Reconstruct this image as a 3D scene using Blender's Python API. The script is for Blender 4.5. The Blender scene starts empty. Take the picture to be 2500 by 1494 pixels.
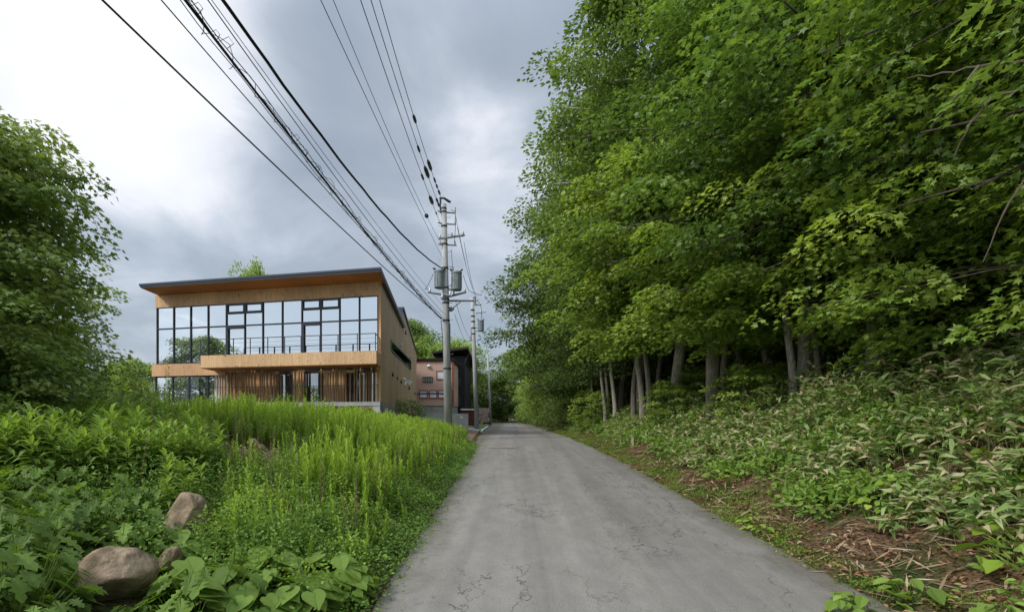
import bpy, bmesh, math, random
import numpy as np
from mathutils import Vector, noise as mnoise

# ------------------------------------------------------------------ camera, sky, sun, exposure
scene = bpy.context.scene
C = scene.collection
R = math.radians
EYE = 2.2
cam = bpy.data.cameras.new("camera"); cam_o = bpy.data.objects.new("camera", cam); C.objects.link(cam_o)
cam.sensor_width = 36.0; cam.lens = 18.0; cam.shift_y = 0.1072
cam.clip_start = 0.05; cam.clip_end = 3000
cam_o.location = (0, 0, EYE); cam_o.rotation_euler = (R(90), 0, 0)
scene.camera = cam_o

SUN_DIR = Vector((-0.68, -0.36, 0.66)).normalized()      # towards the sun
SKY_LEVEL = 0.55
SUN_EL = math.asin(SUN_DIR.z); SUN_AZ = math.atan2(SUN_DIR.x, SUN_DIR.y)
world = bpy.data.worlds.new("World"); scene.world = world; world.use_nodes = True
def build_world():
    nt = world.node_tree; n = nt.nodes; l = nt.links; n.clear()
    out = n.new('ShaderNodeOutputWorld')
    sky = n.new('ShaderNodeTexSky'); sky.sky_type = 'NISHITA'; sky.sun_disc = False
    sky.sun_elevation = SUN_EL; sky.sun_rotation = SUN_AZ
    bg1 = n.new('ShaderNodeBackground'); bg1.inputs[1].default_value = 0.13
    l.new(sky.outputs[0], bg1.inputs[0])
    tc = n.new('ShaderNodeTexCoord')
    sep = n.new('ShaderNodeSeparateXYZ'); l.new(tc.outputs['Generated'], sep.inputs[0])
    def math_(op, a, b=None, clamp=False):
        m = n.new('ShaderNodeMath'); m.operation = op; m.use_clamp = clamp
        for i, v in enumerate((a, b)):
            if v is None: continue
            if isinstance(v, (int, float)): m.inputs[i].default_value = v
            else: l.new(v, m.inputs[i])
        return m.outputs[0]
    z = math_('ADD', math_('MAXIMUM', sep.outputs[2], 0.0), 0.42)
    comb = n.new('ShaderNodeCombineXYZ')
    l.new(math_('DIVIDE', sep.outputs[0], z), comb.inputs[0]); l.new(math_('DIVIDE', sep.outputs[1], z), comb.inputs[1])
    comb.inputs[2].default_value = 3.7
    def noise(scale, det, rough, dist=0.0, off=0.0):
        mp = n.new('ShaderNodeMapping'); mp.inputs['Location'].default_value = (off, off*0.7, 0); l.new(comb.outputs[0], mp.inputs[0])
        t = n.new('ShaderNodeTexNoise'); t.inputs['Scale'].default_value = scale; t.inputs['Detail'].default_value = det
        t.inputs['Roughness'].default_value = rough; t.inputs['Distortion'].default_value = dist
        l.new(mp.outputs[0], t.inputs['Vector']); return t.outputs[0]
    big = noise(1.25, 4, 0.48, 0.5, 0.0)
    fine = noise(3.0, 7, 0.55, 0.35, 5.0)
    # bright cloud banks (thin cloud towards the sun side, upper left) where directions agree
    def lobe(d, p0, p1):
        vm = n.new('ShaderNodeVectorMath'); vm.operation = 'DOT_PRODUCT'
        nm = n.new('ShaderNodeVectorMath'); nm.operation = 'NORMALIZE'; l.new(tc.outputs['Generated'], nm.inputs[0])
        l.new(nm.outputs[0], vm.inputs[0]); vm.inputs[1].default_value = Vector(d).normalized()
        mr = n.new('ShaderNodeMapRange'); mr.interpolation_type = 'SMOOTHSTEP'; l.new(vm.outputs['Value'], mr.inputs[0])
        mr.inputs[1].default_value = p0; mr.inputs[2].default_value = p1; return mr.outputs[0]
    lobeA = lobe((-1.0, 1.0, 0.92), 0.925, 0.998)
    lobeB = lobe((-0.03, 1.0, 0.46), 0.985, 0.9995)
    lobeD = lobe((-0.7, 1.0, 0.12), 0.97, 0.999)
    v = math_('ADD', math_('MULTIPLY', big, 0.62), math_('MULTIPLY', fine, 0.86))
    v = math_('ADD', v, math_('MULTIPLY', lobeA, 0.56)); v = math_('ADD', v, -0.265)
    v = math_('ADD', v, math_('MULTIPLY', lobeB, 0.18))
    v = math_('ADD', v, math_('MULTIPLY', lobeD, 0.05))
    cr = n.new('ShaderNodeValToRGB'); l.new(v, cr.inputs[0])
    e = cr.color_ramp.elements
    e[0].position = 0.36; e[0].color = (0.34, 0.40, 0.48, 1)
    e[1].position = 1.0; e[1].color = (1.05, 1.05, 1.05, 1)
    for p, c in ((0.50, (0.40, 0.455, 0.53)), (0.60, (0.49, 0.55, 0.63)), (0.70, (0.64, 0.69, 0.77)), (0.82, (0.90, 0.92, 0.98))):
        x = e.new(p); x.color = (*c, 1)
    # overcast skies grow brighter towards the zenith; unseen sky behind the viewer brightened too, for more light and paler panes
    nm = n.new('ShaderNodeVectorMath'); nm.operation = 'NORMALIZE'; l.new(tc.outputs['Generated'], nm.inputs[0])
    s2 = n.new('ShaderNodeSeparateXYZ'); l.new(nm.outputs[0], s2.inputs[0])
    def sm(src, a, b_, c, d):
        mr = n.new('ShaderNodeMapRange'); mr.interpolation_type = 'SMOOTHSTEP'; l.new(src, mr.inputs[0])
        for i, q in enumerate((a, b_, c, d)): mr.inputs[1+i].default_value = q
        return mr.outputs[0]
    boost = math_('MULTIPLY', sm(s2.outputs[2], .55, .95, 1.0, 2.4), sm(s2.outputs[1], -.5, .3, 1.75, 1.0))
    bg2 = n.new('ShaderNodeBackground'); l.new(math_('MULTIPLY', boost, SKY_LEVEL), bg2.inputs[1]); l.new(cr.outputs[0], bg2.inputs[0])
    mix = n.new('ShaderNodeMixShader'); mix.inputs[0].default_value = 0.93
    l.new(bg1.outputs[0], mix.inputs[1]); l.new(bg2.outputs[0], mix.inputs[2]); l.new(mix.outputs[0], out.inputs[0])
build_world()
sun = bpy.data.lights.new("sun", 'SUN'); sun.energy = 1.5; sun.angle = R(12); sun.color = (1.0, 0.965, 0.90)
sun_o = bpy.data.objects.new("sun", sun); C.objects.link(sun_o)
sun_o.rotation_euler = SUN_DIR.to_track_quat('Z', 'Y').to_euler()
scene.view_settings.view_transform = 'Standard'; scene.view_settings.look = 'None'
scene.view_settings.exposure = 0.92; scene.view_settings.gamma = 1.0; scene.view_settings.use_curve_mapping = False
scene.cycles.max_bounces = 8; scene.cycles.diffuse_bounces = 3; scene.cycles.glossy_bounces = 3; scene.cycles.transmission_bounces = 5

# ------------------------------------------------------------------ helpers
def mat(name, color, rough=0.7, spec=0.3, metal=0.0, var=0.0, nscale=5.0, bump=0.0, bscale=30.0, col2=None, stretch=None, detail=5.0):
    m = bpy.data.materials.new(name); m.use_nodes = True; nt = m.node_tree; n = nt.nodes; l = nt.links
    b = n['Principled BSDF']; b.inputs['Roughness'].default_value = rough; b.inputs['Specular IOR Level'].default_value = spec
    b.inputs['Metallic'].default_value = metal; b.inputs['Base Color'].default_value = (*color, 1)
    tc = n.new('ShaderNodeTexCoord'); mp = n.new('ShaderNodeMapping'); l.new(tc.outputs['Object'], mp.inputs[0])
    if stretch: mp.inputs['Scale'].default_value = stretch
    if var > 0 or col2:
        t = n.new('ShaderNodeTexNoise'); t.inputs['Scale'].default_value = nscale; t.inputs['Detail'].default_value = detail
        l.new(mp.outputs[0], t.inputs['Vector'])
        cr = n.new('ShaderNodeValToRGB'); l.new(t.outputs[0], cr.inputs[0]); e = cr.color_ramp.elements
        c2 = col2 if col2 else tuple(min(1, c*(1+var)) for c in color)
        c1 = color if col2 else tuple(c*(1-var) for c in color)
        e[0].position = 0.3; e[0].color = (*c1, 1); e[1].position = 0.7; e[1].color = (*c2, 1)
        l.new(cr.outputs[0], b.inputs['Base Color'])
    if bump > 0:
        t2 = n.new('ShaderNodeTexNoise'); t2.inputs['Scale'].default_value = bscale; t2.inputs['Detail'].default_value = 6
        l.new(mp.outputs[0], t2.inputs['Vector'])
        bp = n.new('ShaderNodeBump'); bp.inputs['Strength'].default_value = bump; bp.inputs['Distance'].default_value = 0.02
        l.new(t2.outputs[0], bp.inputs['Height']); l.new(bp.outputs[0], b.inputs['Normal'])
    return m

def leaf_mat(name, stops, trans=0.35, rough=0.5, spec=0.25):
    """leaf colour from the per-leaf attribute 'tint' (0..1)"""
    m = bpy.data.materials.new(name); m.use_nodes = True; nt = m.node_tree; n = nt.nodes; l = nt.links
    b = n['Principled BSDF']; b.inputs['Roughness'].default_value = rough; b.inputs['Specular IOR Level'].default_value = spec
    at = n.new('ShaderNodeAttribute'); at.attribute_name = 'tint'
    cr = n.new('ShaderNodeValToRGB'); l.new(at.outputs['Fac'], cr.inputs[0]); e = cr.color_ramp.elements
    e[0].position = 0; e[0].color = (*stops[0], 1); e[1].position = 1; e[1].color = (*stops[-1], 1)
    for i, s in enumerate(stops[1:-1]):
        x = e.new((i+1)/(len(stops)-1)); x.color = (*s, 1)
    l.new(cr.outputs[0], b.inputs['Base Color'])
    if trans > 0:
        tr = n.new('ShaderNodeBsdfTranslucent')
        mx = n.new('ShaderNodeMix'); mx.data_type = 'RGBA'; mx.blend_type = 'MULTIPLY'; mx.inputs[0].default_value = 1.0
        l.new(cr.outputs[0], mx.inputs[6]); mx.inputs[7].default_value = (1.25, 1.25, 0.55, 1)
        l.new(mx.outputs[2], tr.inputs[0])
        ms = n.new('ShaderNodeMixShader'); ms.inputs[0].default_value = trans
        l.new(b.outputs[0], ms.inputs[1]); l.new(tr.outputs[0], ms.inputs[2]); l.new(ms.outputs[0], n['Material Output'].inputs[0])
    return m

class Geo:
    """collects vertices and faces, builds ONE mesh object"""
    def __init__(s): s.V = []; s.F = []; s.T = []; s.A = []; s.nv = 0; s.anyT = False
    def add(s, verts, faces, tint=None):
        verts = np.asarray(verts, float).reshape(-1, 3)
        s.V.append(verts)
        for f in faces: s.F.append(([i + s.nv for i in f], tint))
        s.nv += len(verts)
    def add_many(s, V, faces_tmpl, tint):
        """V (N,k,3); faces_tmpl list of index tuples; tint (N,)"""
        N, k, _ = V.shape; s.anyT = True
        base = s.nv + np.arange(N)*k
        for f in faces_tmpl:
            s.A.append((base[:, None] + np.array(f)[None, :], np.asarray(tint)))
        s.V.append(V.reshape(-1, 3)); s.nv += N*k
    def box(s, x0, x1, y0, y1, z0, z1, xf=None):
        v = [(x, y, z) for x in (x0, x1) for y in (y0, y1) for z in (z0, z1)]
        if xf: v = [xf(*p) for p in v]
        s.add(v, [(0, 1, 3, 2), (4, 6, 7, 5), (0, 4, 5, 1), (2, 3, 7, 6), (0, 2, 6, 4), (1, 5, 7, 3)])
    def tube(s, pts, rad, n=8, cap=True, tint=None):
        pts = [Vector(p) for p in pts]; m = len(pts)
        if not hasattr(rad, '__len__'): rad = [rad]*m
        V = []; prev = None
        for i, p in enumerate(pts):
            d = (pts[min(i+1, m-1)] - pts[max(i-1, 0)])
            d = d.normalized() if d.length > 1e-9 else Vector((0, 0, 1))
            a = prev - d*prev.dot(d) if prev is not None else (Vector((1, 0, 0)) if abs(d.x) < 0.8 else Vector((0, 1, 0)))
            a = (a - d*a.dot(d)).normalized(); b = d.cross(a); prev = a
            for j in range(n):
                t = 2*math.pi*j/n; V.append(p + (a*math.cos(t) + b*math.sin(t))*rad[i])
        F = [(i*n+j, i*n+(j+1) % n, (i+1)*n+(j+1) % n, (i+1)*n+j) for i in range(m-1) for j in range(n)]
        if cap: F += [tuple(range(n))[::-1], tuple((m-1)*n+j for j in range(n))]
        s.add(V, F, tint)
    def build(s, name, material, parent=None, origin=(0, 0, 0), smooth=False):
        V = np.concatenate(s.V) - np.array(origin, float)[None, :]
        loops = []; sizes = []; tints = []
        if s.F:
            loops.append(np.array([i for f, _ in s.F for i in f])); sizes.append(np.array([len(f) for f, _ in s.F]))
            tints.append(np.array([0.5 if t is None else t for _, t in s.F]))
        for a, t in s.A:
            loops.append(a.reshape(-1)); sizes.append(np.full(len(a), a.shape[1])); tints.append(t)
        loops = np.concatenate(loops); sizes = np.concatenate(sizes); tints = np.concatenate(tints)
        me = bpy.data.meshes.new(name)
        me.vertices.add(len(V)); me.vertices.foreach_set('co', V.astype(np.float32).ravel())
        me.loops.add(len(loops)); me.loops.foreach_set('vertex_index', loops.astype(np.int32))
        st = np.concatenate([[0], np.cumsum(sizes)[:-1]])
        me.polygons.add(len(sizes)); me.polygons.foreach_set('loop_start', st.astype(np.int32))
        if s.anyT or any(t is not None for _, t in s.F):
            at = me.attributes.new('tint', 'FLOAT', 'FACE'); at.data.foreach_set('value', tints.astype(np.float32))
        me.update(calc_edges=True)
        me.polygons.foreach_set('use_smooth', np.full(len(sizes), bool(smooth)))
        me.materials.append(material)
        o = bpy.data.objects.new(name, me); C.objects.link(o)
        if parent is not None: o.parent = parent
        else: o.location = origin
        return o

def tag(o, label=None, cat=None, group=None, kind=None):
    if label: o['label'] = label
    if cat: o['category'] = cat
    if group: o['group'] = group
    if kind: o['kind'] = kind
    return o
def empty(name, loc, label, cat, group=None):
    o = bpy.data.objects.new(name, None); C.objects.link(o); o.location = loc; o.empty_display_size = 0.2
    return tag(o, label, cat, group)
def copy_tree(root, loc, rz, sc, label, group=None, cat=None):
    r = root.copy(); C.objects.link(r); r.location = loc; r.rotation_euler = (0, 0, rz); r.scale = sc
    r['label'] = label
    if group: r['group'] = group
    if cat: r['category'] = cat
    for ch in list(root.children):
        c = ch.copy(); C.objects.link(c); c.parent = r
        for g in list(ch.children):
            d = g.copy(); C.objects.link(d); d.parent = c
    return r
def W(px, py, D):                       # where something seen in the photograph stands, D metres ahead
    return ((px-1250)/1250*D, D, EYE + (1015-py)/1250*D)

# ------------------------------------------------------------------ terrain functions
def ip(x, xs, ys): return np.interp(x, xs, ys)
def road_z(y): return ip(y, [-60, 0, 8, 16, 24, 30, 40, 50, 75, 110, 300], [-1.5, 0, .29, .58, .86, .96, .90, .85, .88, .95, 3.0])
def road_l(y): return ip(y, [-60, 0, 20, 28, 50, 75, 90], [-1.4, -1.42, -1.52, -1.9, -2.6, -2.9, -3.6])
def road_r(y): return ip(y, [-60, 0, 5, 9, 18, 28, 50, 70, 90], [4.0, 4.0, 3.98, 3.84, 3.76, 3.3, 3.2, 3.1, 2.8])
def gz(x, y):
    x = np.asarray(x, float); y = np.asarray(y, float)
    rz = road_z(y); dl = road_l(y) - x; dr = x - road_r(y)
    kl = ip(y, [-30, 0, 10, 20, 28, 40, 60, 85, 300], [1, 1, 1, .82, .52, .35, .3, 0.02, 0])
    kr = ip(y, [-30, 20, 35, 60, 90, 130], [1, 1, .8, .55, .3, .35])
    bl = ip(dl, [0, .3, 1, 2.3, 4, 7, 12, 40, 300], [-.02, 0.03, .16, .45, .88, 1.12, 1.2, 1.5, 3])*kl
    br = ip(dr, [0, .3, 1.2, 3, 5.0, 8, 20, 60, 300], [-.02, .03, .14, .90, 1.68, 2.0, 5, 18, 30])*kr
    h = rz + np.where(dl > 0, bl, np.where(dr > 0, br, -0.035))
    off = np.maximum(np.maximum(dl, dr), 0)
    h = h + np.clip(off, 0, 1.0)*(0.05*np.sin(x*2.1+y*1.3)*np.cos(y*1.7-x) + 0.03*np.sin(x*5.3)*np.cos(y*4.1))
    return h
def gzf(x, y): return float(gz(x, y))

rng = np.random.default_rng(7)
random.seed(7)

# ------------------------------------------------------------------ ground and road
def ground_material():
    m = bpy.data.materials.new('ground_soil'); m.use_nodes = True; nt = m.node_tree; n = nt.nodes; l = nt.links
    b = n['Principled BSDF']; b.inputs['Roughness'].default_value = 0.95; b.inputs['Specular IOR Level'].default_value = 0.1
    tc = n.new('ShaderNodeTexCoord')
    def noi(s, d=6):
        t = n.new('ShaderNodeTexNoise'); t.inputs['Scale'].default_value = s; t.inputs['Detail'].default_value = d
        l.new(tc.outputs['Object'], t.inputs['Vector']); return t
    a = noi(0.9); f = noi(22, 8)
    cr = n.new('ShaderNodeValToRGB'); l.new(f.outputs[0], cr.inputs[0]); e = cr.color_ramp.elements
    e[0].position = 0.35; e[0].color = (0.035, 0.022, 0.012, 1); e[1].position = 0.68; e[1].color = (0.22, 0.13, 0.08, 1)
    g = n.new('ShaderNodeValToRGB'); l.new(f.outputs[0], g.inputs[0]); e = g.color_ramp.elements
    e[0].position = 0.3; e[0].color = (0.018, 0.030, 0.010, 1); e[1].position = 0.7; e[1].color = (0.06, 0.085, 0.02, 1)
    mr = n.new('ShaderNodeMapRange'); l.new(a.outputs[0], mr.inputs[0]); mr.inputs[1].default_value = 0.42; mr.inputs[2].default_value = 0.6
    mx = n.new('ShaderNodeMix'); mx.data_type = 'RGBA'; l.new(mr.outputs[0], mx.inputs[0]); l.new(cr.outputs[0], mx.inputs[6]); l.new(g.outputs[0], mx.inputs[7])
    l.new(mx.outputs[2], b.inputs['Base Color'])
    bp = n.new('ShaderNodeBump'); bp.inputs['Strength'].default_value = 0.8; bp.inputs['Distance'].default_value = 0.04; l.new(f.outputs[0], bp.inputs['Height']); l.new(bp.outputs[0], b.inputs['Normal'])
    return m
def axis(spec):
    o = []
    for a, b, st in spec: o += list(np.arange(a, b, st))
    return np.array(o + [spec[-1][1]])
def build_ground():
    xs = axis([(-400, -60, 20), (-60, -14, 2.0), (-14, 14, 0.25), (14, 60, 2.0), (60, 400, 20)])
    ys = axis([(-60, -4, 4.0), (-4, 32, 0.4), (32, 120, 2.0), (120, 600, 30)])
    X, Y = np.meshgrid(xs, ys, indexing='ij'); Z = gz(X, Y)
    nx, ny = X.shape; V = np.stack([X, Y, Z], -1).reshape(-1, 3)
    i = np.arange(nx-1)[:, None]*ny + np.arange(ny-1)[None, :]
    F = np.stack([i, i+ny, i+ny+1, i+1], -1).reshape(-1, 4)
    g = Geo(); g.V.append(V); g.nv = len(V); g.A.append((F, np.zeros(len(F))))
    tag(g.build('ground', ground_material(), smooth=True), kind='structure')
build_ground()

def asphalt():
    m = bpy.data.materials.new('asphalt'); m.use_nodes = True; nt = m.node_tree; n = nt.nodes; l = nt.links
    b = n['Principled BSDF']; b.inputs['Roughness'].default_value = 0.85; b.inputs['Specular IOR Level'].default_value = 0.3
    tc = n.new('ShaderNodeTexCoord')
    def noi(s, d=6, sc=None, dist=0.0, rough=.5):
        mp = n.new('ShaderNodeMapping'); l.new(tc.outputs['Object'], mp.inputs[0])
        if sc: mp.inputs['Scale'].default_value = sc
        t = n.new('ShaderNodeTexNoise'); t.inputs['Scale'].default_value = s; t.inputs['Detail'].default_value = d
        t.inputs['Distortion'].default_value = dist; t.inputs['Roughness'].default_value = rough
        l.new(mp.outputs[0], t.inputs['Vector']); return t
    def mr(src, a, b_, c, d):
        q = n.new('ShaderNodeMapRange'); l.new(src, q.inputs[0]); q.inputs[1].default_value = a; q.inputs[2].default_value = b_
        q.inputs[3].default_value = c; q.inputs[4].default_value = d; return q.outputs[0]
    def mul(a, c):
        q = n.new('ShaderNodeMath'); q.operation = 'MULTIPLY'; l.new(a, q.inputs[0]); l.new(c, q.inputs[1]); return q.outputs[0]
    big = mr(noi(0.35, 4, (1.6, .35, 1)).outputs[0], .3, .7, .86, 1.12)
    mid = mr(noi(3.0, 8, (1, .6, 1), 0, .65).outputs[0], .3, .7, .88, 1.12)
    fine = mr(noi(70, 6, None, 0, .75).outputs[0], .3, .7, .62, 1.38)
    # cracks: voronoi edges broken up by noise
    wv = n.new('ShaderNodeVectorMath'); wv.operation = 'ADD'; nz = noi(1.6, 5, None, 0, .6)
    sc = n.new('ShaderNodeVectorMath'); sc.operation = 'SCALE'; sc.inputs['Scale'].default_value = 0.9; l.new(nz.outputs['Color'], sc.inputs[0])
    mp = n.new('ShaderNodeMapping'); mp.inputs['Scale'].default_value = (1.2, 0.42, 1.0); l.new(tc.outputs['Object'], mp.inputs[0])
    l.new(mp.outputs[0], wv.inputs[0]); l.new(sc.outputs[0], wv.inputs[1])
    vo = n.new('ShaderNodeTexVoronoi'); vo.feature = 'DISTANCE_TO_EDGE'; vo.inputs['Scale'].default_value = 1.25; l.new(wv.outputs[0], vo.inputs['Vector'])
    line = mr(vo.outputs['Distance'], 0.003, 0.011, 1.0, 0.0)
    gate = mr(noi(0.55, 3, (1, .5, 1)).outputs[0], .44, .54, 0, .95)
    cr1 = mul(line, gate)
    vo2 = n.new('ShaderNodeTexVoronoi'); vo2.feature = 'DISTANCE_TO_EDGE'; vo2.inputs['Scale'].default_value = 3.4; l.new(wv.outputs[0], vo2.inputs['Vector'])
    line2 = mr(vo2.outputs['Distance'], 0.003, 0.014, 1.0, 0.0)
    gate2 = mr(noi(0.8, 3, (1, .4, 1)).outputs[0], .50, .60, 0, .75)
    cr2 = mul(line2, gate2)
    ad = n.new('ShaderNodeMath'); ad.operation = 'ADD'; ad.use_clamp = True; l.new(cr1, ad.inputs[0]); l.new(cr2, ad.inputs[1])
    base = n.new('ShaderNodeMix'); base.data_type = 'RGBA'; l.new(ad.outputs[0], base.inputs[0])
    tone = mul(mul(big, mid), fine)
    cm = n.new('ShaderNodeVectorMath'); cm.operation = 'SCALE'; cm.inputs[0].default_value = (0.218, 0.202, 0.180); l.new(tone, cm.inputs['Scale'])
    l.new(cm.outputs[0], base.inputs[6]); base.inputs[7].default_value = (0.05, 0.047, 0.042, 1)
    # brownish dirt film in patches
    d = mr(noi(0.7, 6, (1, .5, 1)).outputs[0], .55, .8, 0, .35)
    dm = n.new('ShaderNodeMix'); dm.data_type = 'RGBA'; l.new(d, dm.inputs[0]); l.new(base.outputs[2], dm.inputs[6]); dm.inputs[7].default_value = (0.195, 0.165, 0.13, 1)
    # soil film along both edges and darker worn wheel tracks
    sx = n.new('ShaderNodeSeparateXYZ'); l.new(tc.outputs['Object'], sx.inputs[0])
    def m1(op, a, c):
        q = n.new('ShaderNodeMath'); q.operation = op
        for i_, v_ in enumerate((a, c)):
            if v_ is None: continue
            if isinstance(v_, (int, float)): q.inputs[i_].default_value = v_
            else: l.new(v_, q.inputs[i_])
        return q.outputs[0]
    dx = m1('ABSOLUTE', m1('SUBTRACT', sx.outputs[0], 1.18), None)
    wv2 = m1('ADD', dx, mr(noi(1.6, 8, None, 0, .7).outputs[0], .3, .7, -.35, .35))
    ed = mr(wv2, 2.15, 2.75, 0, .7)
    de = n.new('ShaderNodeMix'); de.data_type = 'RGBA'; l.new(ed, de.inputs[0]); l.new(dm.outputs[2], de.inputs[6]); de.inputs[7].default_value = (0.10, 0.085, 0.055, 1)
    tr_ = mr(m1('ABSOLUTE', m1('SUBTRACT', dx, .85), None), .05, .42, .90, 1.03)
    st = mr(noi(1.2, 6, (3.2, .12, 1), 0, .6).outputs[0], .35, .65, .90, 1.08)
    fs = n.new('ShaderNodeVectorMath'); fs.operation = 'SCALE'; l.new(de.outputs[2], fs.inputs[0]); l.new(mul(tr_, st), fs.inputs['Scale'])
    l.new(fs.outputs[0], b.inputs['Base Color'])
    bp = n.new('ShaderNodeBump'); bp.inputs['Strength'].default_value = 0.35; bp.inputs['Distance'].default_value = 0.006
    f2 = noi(160, 2); l.new(f2.outputs[0], bp.inputs['Height']); l.new(bp.outputs[0], b.inputs['Normal'])
    return m
def ribbon(name, rows, material, lift, kind='structure'):
    """rows: list of (left xy, right xy, z)"""
    V = []; F = []; n = 9
    for (a, b, z) in rows:
        for j in range(n):
            t = j/(n-1); V.append((a[0]+(b[0]-a[0])*t, a[1]+(b[1]-a[1])*t, z + lift + 0.03*math.sin(math.pi*t)))
    for i in range(len(rows)-1):
        for j in range(n-1): F.append((i*n+j, i*n+j+1, (i+1)*n+j+1, (i+1)*n+j))
    g = Geo(); g.add(V, F); return tag(g.build(name, material, smooth=True), kind=kind)
def wob(y, s): return 0.06*mnoise.noise(Vector((y*9.0, s, 3)))+0.06*mnoise.noise(Vector((y*1.1, s, 0)))*2 + 0.03*mnoise.noise(Vector((y*4.1, s+9, 0)))*2
M_ASPH = asphalt()
rows = []
for y in list(np.arange(-40, 40, 0.2)) + list(np.arange(40, 88, 1.0)):
    rows.append(((float(road_l(y)) + wob(y, 1), y), (float(road_r(y)) + wob(y, 5), y), float(road_z(y))))
for (a, b) in [((-4.6, 91), (2.2, 94)), ((-6.5, 94), (0.6, 99.5)), ((-10, 97), (-4, 104)), ((-20, 101), (-17, 108)), ((-60, 108), (-60, 115))]:
    rows.append((a, b, float(road_z(93))))
ribbon('road', rows, M_ASPH, 0.0)
# dark transverse joint across the lane
M_TAR = mat('tar_joint', (0.05, 0.05, 0.05), 0.8)
g = Geo(); yj = 22.0
for k in range(12):
    x0 = -1.05 + k*0.11; 
    y0 = yj + 0.03*math.sin(k*1.3); zz = lambda x: float(road_z(yj)) + 0.03*math.sin(math.pi*(x+1.6)/5.2) + 0.004
    g.add([(x0, y0-.09, zz(x0)), (x0+.11, y0-.09, zz(x0+.11)), (x0+.11, y0+.05, zz(x0+.11)), (x0, y0+.05, zz(x0))], [(0, 1, 2, 3)])
tag(g.build('road_joint', M_TAR), kind='structure')
# pale kerb stones along the left edge further up the road
M_CONC = mat('concrete', (0.42, 0.42, 0.41), 0.9, var=0.18, nscale=2.5, bump=0.2, bscale=20)
M_CONC_D = mat('concrete_weathered', (0.30, 0.30, 0.295), 0.9, var=0.22, nscale=1.5, bump=0.2, bscale=20)
M_WHITE = mat('pale_kerb_paint', (0.72, 0.71, 0.68), 0.8, var=0.1)
for k in range(9):
    y0 = 41.5 + k*2.2; g = Geo(); y1 = y0 + 2.17
    a, b = float(road_l(y0)), float(road_l(y1)); za, zb = float(road_z(y0)), float(road_z(y1))
    v = []
    for (x, y, z) in ((a, y0, za), (b, y1, zb)):
        v += [(x-.24, y, z-.1), (x-.03, y, z-.1), (x-.05, y, z+.12), (x-.24, y, z+.12)]
    g.add(v, [(0, 1, 2, 3), (7, 6, 5, 4), (0, 4, 5, 1), (1, 5, 6, 2), (2, 6, 7, 3), (3, 7, 4, 0)])
    o = g.build('kerb_stone', M_WHITE, origin=(a-.13, y0, za))
    tag(o, ('nearest', 'second nearest', 'third nearest', 'fourth nearest', 'middle', 'fourth farthest', 'third farthest', 'second farthest', 'farthest')[k] + ' pale kerb stone along the left road edge beyond the near pole', 'kerb stone', 'kerb stones along the left road edge')
# dirt shoulder and paved driveway on the left by the poles
M_DIRT = mat('dirt', (0.20, 0.135, 0.085), 0.95, var=0.35, nscale=3, bump=0.5, bscale=25)
def patch(name, quad, material, lift=0.012, n=10):
    (a, b, c, d) = quad; V = []; F = []
    for i in range(n+1):
        for j in range(n+1):
            u, v = i/n, j/n
            x = (a[0]*(1-u)+b[0]*u)*(1-v) + (d[0]*(1-u)+c[0]*u)*v; y = (a[1]*(1-u)+b[1]*u)*(1-v) + (d[1]*(1-u)+c[1]*u)*v
            V.append((x, y, gzf(x, y) + lift))
    for i in range(n):
        for j in range(n): F.append((i*(n+1)+j, (i+1)*(n+1)+j, (i+1)*(n+1)+j+1, i*(n+1)+j+1))
    g = Geo(); g.add(V, F); return tag(g.build(name, material, smooth=True), kind='structure')
patch('dirt_shoulder', ((-4.6, 26), (-2.05, 26), (-2.75, 44), (-5.2, 44)), M_DIRT, 0.03)
patch('driveway', ((-9, 44.4), (-2.9, 44.4), (-3.0, 52.5), (-9, 52.5)), M_CONC_D, 0.03)
patch('lawn', ((-9, 52.7), (-3.1, 52.7), (-3.4, 80), (-9, 80)), mat('lawn_green', (0.08, 0.12, 0.03), 0.95, var=.4, nscale=4, bump=.5, bscale=15), 0.03)
patch('forest_verge', ((-14, 112), (24, 106), (40, 150), (-30, 150)), mat('verge_dry', (0.13, 0.13, 0.05), 0.95, var=.4, nscale=1), 0.04)

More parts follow.
